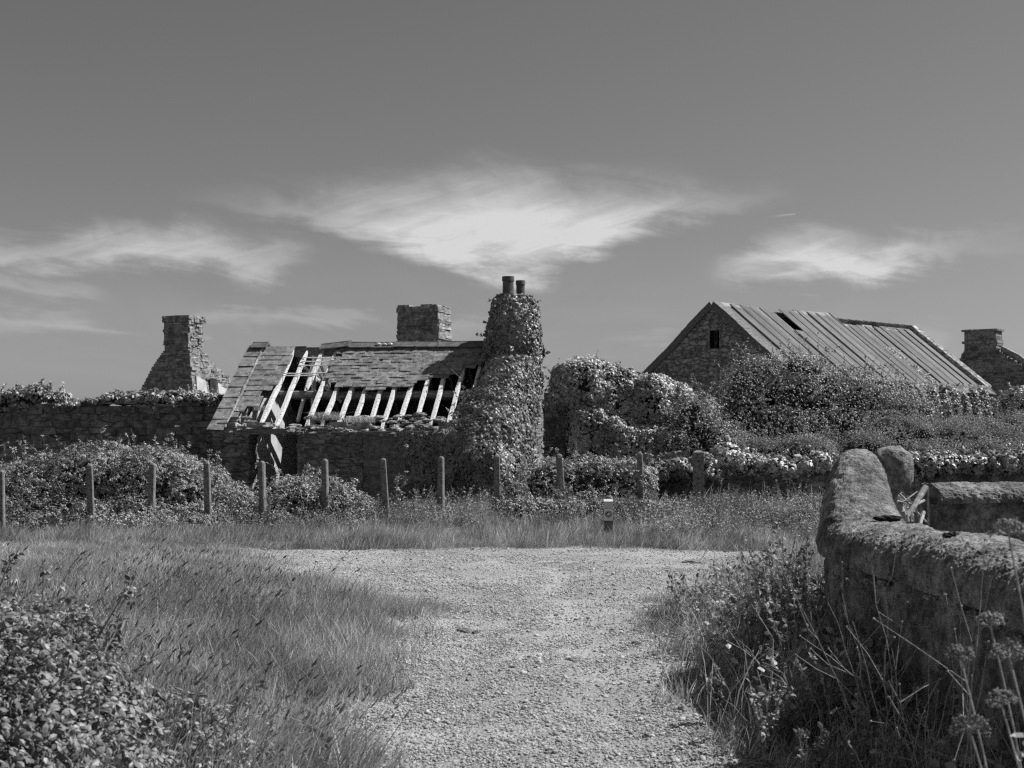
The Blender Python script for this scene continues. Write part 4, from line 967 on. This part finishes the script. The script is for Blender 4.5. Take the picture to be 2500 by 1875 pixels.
mb.add(V, np.vstack([np.stack([i, j, j+4, i+4], -1).reshape(-1, 4), [[12, 13, 14, 15]]])); mb.build('shaft', M['concrete'], gpp, local=True)
for zz in (h-.14, h-.42): mb = MB(); tube(mb, [(0, -.091, zz), (0, -.1, zz)], .012, 10); mb.build('bolt_hole_shade', M['dark'], gpp, local=True)  # dark stubs on the face, painting the shade in the holes

# ------------------------------------------------------------------ waymarker
wp = P(1485, 1222, 20.9); gzz = float(gz(wp[0], 20.9)); H = wp[2]-gzz
wm = thing('waymarker_post', (wp[0], 20.9, gzz), 0, 'short wooden waymarker with pale top and round arrow disc by the track', 'waymarker')
mb = MB(); box(mb, -.065, .065, -.05, .05, -.2, H-.30, .002); mb.build('post', M['wood_dark'], wm, local=True)
mb = MB(); V = [(-.068, -.055, H-.12), (.068, -.055, H-.12), (.068, .055, H-.12), (-.068, .055, H-.12), (-.068, -.055, H-.01), (.068, -.055, H-.01), (.068, .055, H+.02), (-.068, .055, H+.02)]
mb.add(V, BOXF); mb.build('cap', M['plaster'], wm, local=True)
mb = MB(); box(mb, -.064, .064, -.058, .05, H-.30, H-.122, .0); mb.build('plate', M['white'], wm, local=True)
def disc(c, r, y, mname, pn, n_=28, r0=0):
    mb = MB(); th = np.arange(n_)/n_*2*pi
    V = np.vstack([np.c_[c[0]+r*np.cos(th), np.full(n_, y), c[1]+r*np.sin(th)], np.c_[c[0]+max(r0, .0005)*np.cos(th), np.full(n_, y), c[1]+max(r0, .0005)*np.sin(th)]])
    i = np.arange(n_); j = (i+1) % n_; mb.add(V, np.stack([i, j, j+n_, i+n_], -1)); return mb
dc = (0, H-.20)
pl = disc(dc, .052, -.0605, 'black', 'disc').build('disc', M['black'], wm, local=True)
disc(dc, .044, -.0625, 'white', 'ring', r0=.038).build('ring', M['white'], pl, local=True)
mb = MB(); a = [(-.022, -.012), (-.022, .012), (.004, .012), (.004, .026), (.030, 0), (.004, -.026), (.004, -.012)]
V = np.array([(dc[0]+x*cos(.6)-z*sin(.6), -.0640, dc[1]+x*sin(.6)+z*cos(.6)) for x, z in a]); mb.join(V, [np.array([[0, 1, 2, 6]]), np.array([[3, 4, 5]])]); mb.build('arrow', M['white'], pl, local=True)

# ------------------------------------------------------------------ rendered walls with rounded coping, near right
def sweep_wall(body, cope, path, hc, ht, hw, ov, ground=None, seed=0):
    """path (n,2); hc cap spring height, ht top height, hw half width, ov overhang, each per point"""
    path = np.asarray(path, float); n = len(path); t = np.gradient(path, axis=0); t = np.stack([np.convolve(np.pad(t[:, a], 20, 'edge'), np.ones(41)/41, 'valid') for a in (0, 1)], 1); t /= np.linalg.norm(t, axis=1)[:, None]; s = np.stack([t[:, 1], -t[:, 0]], 1)
    g0 = np.array([float(gz(x, y)) for x, y in path])-.2
    rows = 26
    def ring(prof):   # prof(i) -> list of (w, z)
        V = []
        for i in range(n):
            for w_, z in prof(i): V.append((path[i, 0]+s[i, 0]*w_, path[i, 1]+s[i, 1]*w_, z))
        return np.array(V)
    def bodyp(i):
        zs = np.linspace(g0[i], hc[i]+.02, 90); return [(-hw[i], z) for z in zs]+[(hw[i], z) for z in zs[::-1]]
    def copep(i):
        a = np.linspace(pi, 0, 64); e = hw[i]+ov[i]
        return [(e*np.sign(cos(q))*abs(cos(q))**.8, hc[i]+(ht[i]-hc[i])*sin(q)**.85) for q in a]+[(e*.97, hc[i]-.035), (hw[i]*.9, hc[i]-.04), (-hw[i]*.9, hc[i]-.04), (-e*.97, hc[i]-.035)]
    for mb, pf_, amp in ((body, bodyp, .035), (cope, copep, .045)):
        V = ring(pf_); k = len(pf_(0)); ctr = np.repeat(np.c_[path, (hc+ht)/2*.8], k, 0); dirn = V-ctr; dirn[:, 2] *= .6; dirn /= np.linalg.norm(dirn, axis=1)[:, None]+1e-9
        joint = np.zeros(len(V))
        for jy in (4.9, 5.75, 6.35, 7.3) if seed == 2 else (): joint += .016*np.exp(-((V[:, 1]-jy-.05*np.sin(V[:, 2]*17+jy)-.04*np.sin(V[:, 0]*13))/.013)**2)*(amp > .04)
        V = V+dirn*(-joint+(fbm(V, 4, seed)-.5)*amp+(fbm(V, 11, seed+5, 4)-.5)*.035+(fbm(V, 48, seed+9, 3)-.5)*.026)[:, None]
        i = np.arange(n-1)[:, None]*k+np.arange(k)[None]; j = np.arange(n-1)[:, None]*k+(np.arange(k)[None]+1) % k
        F = np.stack([i, i+k, j+k, j], -1).reshape(-1, 4); Fs = [F]
        for e in (0, n-1):
            c = len(V); V = np.vstack([V, V[e*k:(e+1)*k].mean(0)]); q = np.arange(k); tri = np.stack([e*k+q, e*k+(q+1) % k, np.full(k, c)], -1); Fs.append(tri)
        mb.join(V, Fs)
yy_ = np.concatenate([np.linspace(1.5, 4.9, 60), np.linspace(4.92, 8.2, 300), np.linspace(8.21, 9.95, 170)]); xx_ = np.interp(yy_, [1.5, 6, 8.0, 8.6, 8.9, 9.2, 9.5, 9.8, 10], [2.56, 2.36, 2.25, 2.225, 2.235, 2.275, 2.35, 2.44, 2.50]); xx_ = np.convolve(np.pad(xx_, 30, 'edge'), np.ones(61)/61, 'valid')
def sstep(a, b_, x): q = np.clip((x-a)/(b_-a), 0, 1); return q*q*(3-2*q)
ht = 1.16+.015*np.sin(yy_*2.1)+.385*sstep(8.6, 9.5, yy_)-.14*np.clip((yy_-9.72)/.23, 0, 1)**2.2
hc = .94+.0*yy_+.30*sstep(9.0, 9.75, yy_)-.05*np.clip((yy_-9.75)/.2, 0, 1)
hw = .215+0*yy_-.02*sstep(8.9, 9.6, yy_)-.06*np.clip((yy_-9.75)/.2, 0, 1)**2
ov = np.interp(yy_, [1.5, 8.8, 9.5, 10], [.085, .08, .01, 0])
nw = thing('rendered_wall', (2.36, 5.5, 0), 0, 'thick roughcast wall with rounded coping that sweeps up to a domed pier, nearest on the right', 'wall')
mbb, mbc = MB(), MB(); sweep_wall(mbb, mbc, np.c_[xx_, yy_], hc, ht, hw, ov, seed=2)
mbb.build('wall_body', M['cement'], nw); mbc.build('coping', M['cement'], nw)
mb = MB(); ball(mb, P(2312, 1305, 6.95)+np.array([.03, 0, -.01]), (.045, .05, .022), .6, 16); mb.build('hollow_shade_lump', M['dark'], nw)  # solid dark lump painting the shade of a hole in the coping
mb = MB(); ball(mb, P(2160, 1266, 8.5)+np.array([.02, 0, -.0]), (.09, .04, .018), .6, 16); mb.build('hollow_shade_lump', M['dark'], nw)  # flatter shade-coloured lump in place of a second hole
for yq_ in (4.6, 5.1, 5.35, 5.9, 6.15, 6.3, 6.45, 6.9, 7.6, 7.9, 8.4):
    xq_ = float(np.interp(yq_, yy_, xx_))-.235; mb = MB(); ball(mb, (xq_, yq_, .865+rng.normal(0, .02)), (.035, rng.uniform(.05, .12), rng.uniform(.014, .026)), .6, 14); mb.build('exposed_stone', M['mortar'], nw)
# second wall beyond the gate gap
n = 300; pth = np.c_[np.linspace(3.86, 9.5, n), np.linspace(13.0, 14.6, n)]
sw_ = thing('rendered_wall', (6, 13.7, 0), 0, 'second rendered wall with half-round coping, beyond the gate gap', 'wall')
mbb, mbc = MB(), MB(); sweep_wall(mbb, mbc, pth, np.full(n, 1.06), np.full(n, 1.20), np.full(n, .2), np.full(n, .06), seed=8)
mbb.build('wall_body', M['cement'], sw_); mbc.build('coping', M['cement'], sw_)
# broken far pier
pr_ = thing('broken_pier', (3.20, 11.7, 0), R(-12), 'broken round-topped pier on loose rubble, peeping behind the domed pier', 'pier')
mb = MB(); n = 24; yq = np.linspace(-.22, .22, n); mb2 = MB()
ball(mb, (0, 0, 1.37), (.165, .22, .19), .16, 6, SPH, p=.72); mb.build('pier_head', M['cement'], pr_, local=True, smooth=True)
mb = MB(); masonry(mb, .4, lambda z: (-.14, .07+.05*math.sin(z*9), .0, .22), -.2, 1.2, ch=(.06, .11), sl=(.12, .3), prot=.035, jit=.02); mb.build('rubble_base', SM, pr_, local=True)
# gate remains
gt2 = thing('broken_gate', (3.70, 12.2, 0), 0, 'collapsed pole gate of leaning pale branches between the pier and second wall', 'gate')
def stick(p0, p1, r_, m='branch', nm='pole', sub=6):
    mb = MB(); q = np.linspace(0, 1, sub)[:, None]; c = np.asarray(p0)*(1-q)+np.asarray(p1)*q; c[1:-1] += rng.normal(0, r_*.12, (sub-2, 3)); tube(mb, c, np.linspace(r_, r_*.8, sub)*rng.uniform(.9, 1.1, sub), 8); mb.build(nm, M[m], gt2)
stick(P(2260, 1188, 12.1), P(2206, 1270, 11.9), .030); stick(P(2250, 1205, 12.2), P(2230, 1250, 12.1), .012); stick(P(2196, 1205, 12.3), P(2262, 1275, 12.2), .010); stick(P(2225, 1240, 12.2), P(2222, 1300, 12.2), .009)
stick(P(2256, 1222, 12.2), P(2215, 1242, 12.0), .014); stick(P(2255, 1250, 12.1), P(2240, 1300, 11.9), .017); stick(P(2200, 1235, 12.0), P(2214, 1262, 11.9), .012)
stick(P(2215, 1262, 11.9), P(2225, 1300, 11.9), .010); stick(P(2232, 1225, 12), P(2252, 1300, 12.2), .010); stick(P(2240, 1200, 12.3), P(2195, 1232, 12.2), .007); stick(P(2262, 1282, 12), P(2252, 1330, 12), .016)
stick(P(2260, 1186, 12.3), (P(2264, 1290, 12.3)[0], 12.3, 0), .026, 'iron', 'gate_stile', 4); stick(P(2205, 1256, 11.8), (P(2206, 1290, 11.8)[0], 11.8, 0), .04, 'iron', 'gate_stile', 4)

# ------------------------------------------------------------------ bushes and trees
GB = 'bramble thickets along the posts'
bush('bramble_bush', [PB(100, 1190, 23, 130, 75, .9), PB(240, 1165, 23.1, 125, 88, 1.0), PB(370, 1160, 23.2, 120, 78, 1.0), PB(460, 1190, 23.1, 95, 65, .9), PB(545, 1235, 22.9, 80, 55, .7), PB(-60, 1200, 23, 110, 70, .9),
                      PB(60, 1255, 22.3, 110, 60, .6), PB(200, 1265, 22.3, 130, 60, .6), PB(340, 1265, 22.3, 120, 58, .6), PB(480, 1270, 22.4, 90, 50, .6), PB(600, 1270, 22.6, 50, 40, .5)]+[PB(x, 1292, 21.75, 62, 40, .45) for x in range(-40, 560, 75)],
     M['bramble'], .058, 560, 'broad bramble mound filling the left background below the tall wall', kind='tri', nspr=260, spr_len=.38, group=None, seed=1, rough=.22)
bush('bramble_bush', [PB(720, 1225, 22.7, 70, 62, .6), PB(800, 1235, 22.7, 75, 62, .6), PB(870, 1250, 22.7, 60, 52, .5), PB(680, 1260, 22.4, 50, 50, .5), PB(770, 1275, 22.3, 70, 38, .5), PB(850, 1280, 22.3, 60, 35, .4), PB(700, 1285, 21.9, 50, 34, .4), PB(790, 1288, 21.9, 55, 32, .4), PB(870, 1282, 22, 45, 28, .35)],
     M['bramble'], .055, 560, 'bramble bush between the doorway and the brick infill', kind='tri', nspr=130, spr_len=.3, seed=2)
bush('bramble_bush', [PB(1270, 1215, 23.4, 50, 45, .5), PB(1350, 1175, 23.6, 80, 55, .6), PB(1440, 1165, 23.6, 85, 58, .6), PB(1530, 1175, 23.6, 80, 55, .6), PB(1420, 1225, 23.3, 90, 45, .5), PB(1320, 1235, 23.3, 70, 40, .4), PB(1540, 1235, 23.3, 60, 40, .4)]+[PB(x, 1255, 22.3, 60, 42, .45) for x in (1270, 1332, 1394, 1580)]+[PB(1450, 1250, 22.4, 50, 36, .4), PB(1520, 1250, 22.4, 50, 36, .4)],
     M['bramble'], .055, 480, 'dark bramble thicket below the ivy-covered ruin', kind='tri', nspr=160, spr_len=.32, seed=3, rough=.3)
bush('hawthorn_tree', [PB(1935, 960, 30.5, 120, 88, 1.3), PB(1820, 985, 30.3, 85, 85, 1.1), PB(2040, 965, 30.8, 95, 75, 1.2), PB(1900, 1040, 30, 140, 85, 1.3), PB(2060, 1045, 30.3, 130, 80, 1.2), PB(1780, 1060, 29.8, 80, 65, 1.0), PB(1860, 915, 30.5, 60, 48, .7), PB(2150, 1010, 31, 70, 60, .9), PB(1960, 900, 30.6, 75, 40, .7), PB(2110, 975, 30.7, 90, 66, .9), PB(2220, 1010, 30.2, 90, 52, .9), PB(1830, 930, 30.4, 60, 55, .8)],
     M['haw'], .062, 330, 'big windswept hawthorn in front of the barn gable', 'tree', kind='kite', nspr=420, spr_len=.5, twigs=120, seed=4, rough=.38, ns=1.3, shell=.5, hk=.62)
bush('elder_bush', [PB(1700, 1020, 28, 60, 62, .8), PB(1745, 1080, 27.6, 70, 60, .7), PB(1660, 1095, 27.5, 50, 50, .6)], M['haw'], .05, 480, 'loose bush between the ivy ruin and the hawthorn', seed=5, rough=.32, nspr=140, spr_len=.35)
bush('scrub_bush', [PB(1850, 1105, 27, 95, 45, .8), PB(1960, 1100, 27, 90, 42, .8), PB(1800, 1130, 26.5, 60, 30, .6)], M['shrub'], .036, 800, 'fine-leaved low scrub at the foot of the hawthorn', seed=6, rough=.3, nspr=250, spr_len=.35)
bush('scrub_bush', [PB(2200, 1065, 28, 105, 66, 1.0), PB(2330, 1080, 28, 110, 56, 1.0), PB(2460, 1085, 28, 110, 52, 1.0), PB(2130, 1095, 27, 90, 50, .8), PB(2270, 1110, 26.8, 100, 40, .8), PB(2420, 1110, 26.8, 100, 40, .8), PB(2580, 1070, 28, 100, 58, 1.0)],
     M['shrub'], .036, 700, 'wide grey-green scrub below the barn wall at right', seed=7, rough=.28, nspr=420, spr_len=.4)
bush('scrub_bush', [PB(2200, 1015, 36, 70, 38, 1.2), PB(2380, 1045, 36, 90, 34, 1.2), PB(2500, 1040, 36, 80, 36, 1.2)], M['shrub'], .05, 420, 'taller scrub right against the ivy-clad barn wall', seed=8, rough=.3, nspr=200, spr_len=.5)
bush('round_bush', [PB(2480, 985, 50, 42, 42, 1.0), PB(2530, 990, 50, 45, 45, 1.0)], M['ivy2'], .09, 240, 'small rounded bush below the far stub chimney at right', kind='ivy', seed=9, nspr=20)
bush('bank_brambles', [PB(1850, 1255, 23.2, 90, 22, .5), PB(1960, 1240, 23.2, 80, 26, .5), PB(1760, 1262, 22.8, 60, 18, .4), PB(1640, 1265, 22.6, 60, 20, .4)], M['shrub'], .035, 700, 'low weeds on the bank under the low field wall', 'weeds', seed=10, nspr=300, spr_len=.3, hk=.5, rough=.4, trunk=False)
bush('nettle_clump', [PB(1020, 1240, 23.6, 60, 22, .4), PB(1130, 1245, 23.4, 60, 18, .4)], M['shrub'], .05, 480, 'dark weeds at the foot of the cottage ivy curtain', 'weeds', seed=11, nspr=60, trunk=False)

# small separate plants
def weed(name, base, h, label, n=5, leaf='bramble', kind='oval', lf=.05, spread=.25, cat='plant', nl=16, heads=None, r0=.005, bare=False, lean=(0, 0), alpha=1.0):
    t = thing(name, tuple(base), 0, label, cat); ms, ml, mh = MB(), MB(), MB(); tips = []
    for _ in range(n):
        d = np.array([rng.normal(lean[0], spread), rng.normal(lean[1], spread*.7), 1.]); hh = h*rng.uniform(.65, 1.05)
        q = np.linspace(0, 1, 8)[:, None]; bend = np.array([rng.normal(0, .15), rng.normal(0, .1), -.05]); c = np.asarray(base)+d*hh*q+bend*hh*q**2
        c[1:-1] += rng.normal(0, hh*.008, (6, 3)); tube(ms, c, np.linspace(r0, r0*.45, 8), 5, cap=False); tips.append((c[-1], nrm(c[-1]-c[-2])))
        if not bare:
            k = rng.uniform(.12, 1, nl); Pq = np.array([np.interp(k, np.linspace(0, 1, 8), c[:, a]) for a in range(3)]).T
            leaves(ml, Pq, rng.normal(0, .6, (nl, 3))+np.array([0, 0, .5]), lf, kind, .2, .4)
        else:
            for kk_ in range(rng.integers(2, 5)):
                s0 = c[rng.integers(3, 7)]; dd = nrm(d*.8+rng.normal(0, .55, 3)); e = s0+dd*hh*rng.uniform(.18, .4); m_ = (s0+e)/2+rng.normal(0, .015, 3)
                tube(ms, [s0, m_, e], [r0*.6, r0*.5, r0*.4], 5, cap=False); tips.append((e, dd))
                ball(ms, e, r0*1.5, .3, 40, SPL)
    ms.build('stem', M['stalk'], t)
    if ml.n: ml.build('leaves' if not bare else 'buds', M[leaf] if not bare else M['stalk'], t)
    return t, tips
b0 = P(968, 1265, 22.6); weed('tall_weed', (b0[0], b0[1], float(gz(b0[0], b0[1]))), 1.05, 'tall leafy weed leaning against the wall right of the leaning post', 4, lf=.07, spread=.10, nl=22, kind='tri')
b0 = P(1020, 1250, 23.4); weed('bare_sapling', (b0[0], b0[1], float(gz(b0[0], b0[1]))), .75, 'tiny bare twiggy sapling before the dark ivy curtain', 3, bare=True, spread=.18, r0=.008)
for px, py, D, h, lab in ((2135, 1500, 6.6, .78, 'bare branching stalk in front of the near wall, level with its broken hollow'), (2175, 1560, 6.2, .62, 'short forked stalk low against the near wall'),
                          (2370, 1560, 5.4, .70, 'bare stalks crossing the near wall by the right edge'), (2260, 1600, 5.9, .45, 'small pair of bare stalks between the taller ones')):
    b0 = P(px, py, D); weed('bare_stalk', (b0[0], D, float(gz(b0[0], D))), b0[2]-float(gz(b0[0], D))+h*.5, lab, 4, bare=True, spread=.13, r0=.0032, cat='dry plant')
# dock-like leafy spires on the right verge
docks = [(1870, 13.0, .75), (1905, 9.6, .95), (1960, 9.2, .98), (1840, 9.0, .62), (1930, 7.9, .72), (2010, 8.4, .85), (2030, 7.2, .62), (1880, 7.0, .45), (2080, 7.0, .66), (2110, 6.4, .5), (1990, 10.5, .8), (1945, 11.5, .85), (1800, 10.6, .55), (2150, 6.0, .45), (1760, 8.0, .35), (1970, 6.4, .4)]
desc = ['leafy spire farthest up the right verge, just past the wall end', 'tall seeding spire at the corner of the near wall', 'tallest dark spire hard against the end of the near wall', 'short dock by the track on the right verge', 'leafy dock halfway down the right verge',
        'dark dock against the side of the near wall', 'bushy weed in the shadow of the near wall', 'low leafy weed beside the track at lower right', 'weed between wall and barley at lower right', 'small weed under the near wall coping line',
        'spire behind the tallest one at the wall end', 'seeding spire on the bend of the right verge', 'slender weed where the verge meets the track', 'dark low weed deep in the wall shadow', 'small weed leaning over the gravel edge', 'leafy weed among barley at the lower right']
for (px, D, h), lab in zip(docks, desc):
    x = (px-1250)/FPX*D; weed('leafy_weed', (x, D, float(gz(x, D))), h, lab, 9, leaf='shrub', lf=.03, spread=.17, nl=38, r0=.004, kind='oval', cat='weed')
# umbels
def umbel(px, py, D, r_, lab):
    top = P(px, py, D); gx = top[0]+.12; base = (gx, D, float(gz(gx, D)))
    t = thing('umbel_plant', base, 0, lab, 'flower'); mb = MB(); q = np.linspace(0, 1, 9)[:, None]; c = np.asarray(base)*(1-q)+(top-np.array([0, 0, r_*1.3]))*q+np.array([.05, 0, 0])*np.sin(q*pi)
    tube(mb, c, np.linspace(.0042, .0025, 9), 6)
    ax = np.array([-.15, -.1, 1.]); 
    mh = MB()
    for _ in range(34):
        d = rng.normal(0, 1, 3); d[2] = abs(d[2])*.9+.15; d = nrm(d); e = c[-1]+d*r_*np.array([1.25, 1.25, 1.0])*rng.uniform(.85, 1.1)
        tube(mb, [c[-1], (c[-1]+e)/2+d*.003, e], .0009, 4, cap=False)
        for _ in range(12): ball(mh, e+rng.normal(0, r_*.10, 3), rng.uniform(.002, .0038), .3, 60, SPL)
    mb.build('stem', M['stalk'], t); mh.build('flower_head', M['seed'], t)
    ml = MB()
    for k in range(3): leaves(ml, c[3+k][None]+rng.normal(0, .03, (10, 3)), rng.normal(0, 1, (10, 3)), .05, 'oval', .3, .5)
    ml.build('leaves', M['shrub'], t)
for a in ((2462, 1262, 3.6, .034, 'highest round flower head, at the right edge against the second wall'), (2418, 1490, 3.9, .032, 'round flower head against the near wall below its coping'), (2345, 1570, 3.8, .032, 'flower head lower left in the umbel group'),
          (2465, 1560, 3.6, .038, 'wide flower head at the right edge below the coping'), (2445, 1680, 3.7, .034, 'flower head low at the right edge'), (2370, 1740, 3.6, .040, 'lowest broad flower head at the lower right corner')): umbel(*a)

# near bramble at lower left
bush('bramble_bush', [(np.array([-2.2, 5.7, .50]), (.75, .55, .50)), (np.array([-1.75, 5.3, .28]), (.62, .5, .45)), (np.array([-2.3, 5.0, .62]), (.6, .5, .42)), (np.array([-1.3, 5.15, .08]), (.5, .45, .38)), (np.array([-2.5, 6.6, .35]), (.7, .5, .50)), (np.array([-1.6, 6.0, .12]), (.5, .4, .36)), (np.array([-1.1, 5.5, .0]), (.4, .35, .25)), (np.array([-1.9, 4.7, .5]), (.45, .35, .35))],
     M['nearbramble'], .052, 1050, 'dark leafy bramble nearest the viewer in the lower left corner', kind='tri', nspr=160, spr_len=.34, rough=.40, shell=.55, hk=.45, seed=12, trunk=False, twigs=80)
mbt = thing('bramble_runners', (-1.6, 5.2, 0), 0, 'arching thorny runners reaching over the grass from the near bramble', 'bramble')
for k in range(9):
    mb = MB(); s = np.array([rng.uniform(-2.3, -1.1), rng.uniform(4.9, 6), rng.uniform(.1, .4)]); e = s+np.array([rng.uniform(.2, .6)*rng.choice([-1, 1]), rng.uniform(-.1, .4), rng.uniform(-.1, .12)]); m_ = (s+e)/2+np.array([0, 0, rng.uniform(.08, .2)])
    q = np.linspace(0, 1, 12)[:, None]; c = (1-q)**2*s+2*q*(1-q)*m_+q**2*e; tube(mb, c, np.linspace(.0035, .0018, 12), 6); leaves(mb, c[2:], np.tile([0, 0, 1.], (10, 1)), .035, 'tri', .2, .6, 1); mb.build('runner', [M['stalk'], M['bramble']], mbt)
b0 = P(95, 1375, 9.5)
t, tips = weed('white_flower_plant', (b0[0], 9.5, float(gz(b0[0], 9.5))), .62, 'small plant with white flower clusters in the left field', 7, spread=.22, lf=.04, nl=8)
for p_, d in tips:
    mb = MB()
    ball(mb, p_, .012, .3, 40, SPL)
    for _ in range(9): leaves(mb, p_[None]+rng.normal(0, .006, (1, 3)), np.array([[0, -.5, .8]]), .018, 'oval', .1, .5)
    mb.build('flower_cluster', M['flower'], t)
# larger seed-headed stalks standing proud in the left field
hd = MB(); gxs = []
for k in range(130):
    x = rng.uniform(-3.9, -.9); D = rng.uniform(6.2, 12.5)
    if x > edge_l(D)-.5 or x/D*FPX+1250 < -30: continue
    h = rng.uniform(.45, .78); base = np.array([x, D, float(gz(x, D))]); q = np.linspace(0, 1, 7)[:, None]; ln = rng.uniform(.1, .35); c = base+np.array([ln, 0, 1.])*h*q+np.array([.18, 0, -.06])*h*q**3
    tube(hd, c, np.linspace(.0022, .0014, 7), 4, 0, cap=False); seedheads(hd, c[-1][None], np.array([[1.2, 0, .3]]), rng.uniform(.03, .06), .0062, 1 if rng.uniform() < .65 else 2)
o = hd.build('plantain_stalks', [M['stalk'], M['seed'], M['seeddark']]); tag(o, 'windblown stalks with dark seed heads rising over the left field', 'grass', kind='stuff')

# loose rocks on the track
rocks = [(1135, 1537, .075, .03, 'long flat dark rock left of the track centre'), (1163, 1540, .04, .025, 'small rock just right of the long flat one'), (1390, 1613, .032, .02, 'single rock on the track right of centre'), (1580, 1797, .03, .022, 'dark rock near the lower right edge of the track'),
         (1690, 1178+200, .13, .03, 'long pale slab near the far right end of the track'), (1145, 1495, .07, .02, 'flat dark stone in the middle of the track'), (1560, 1580, .03, .02, 'pale stone by the right verge'), (1015, 1485, .03, .02, 'stone at the left edge of the track'), (1663, 1738, .025, .02, 'small dark stone by the right grass edge'), (1695, 1824, .03, .022, 'dark stone at the bottom right of the track')]
for px, py, a, c, lab in rocks:
    D = CAMZ*FPX/(py-HOR); x = (px-1250)/FPX*D; mb = MB(); z = float(gz(x, D))+.012; ball(mb, (0, 0, c*.3), (a, a*.6, c), .4, 8, SP, seed=int(px)); o = mb.build('rock', M['rock'], smooth=False); o.location = (x, D, z); tag(o, lab, 'rock', 'loose rocks on the track')
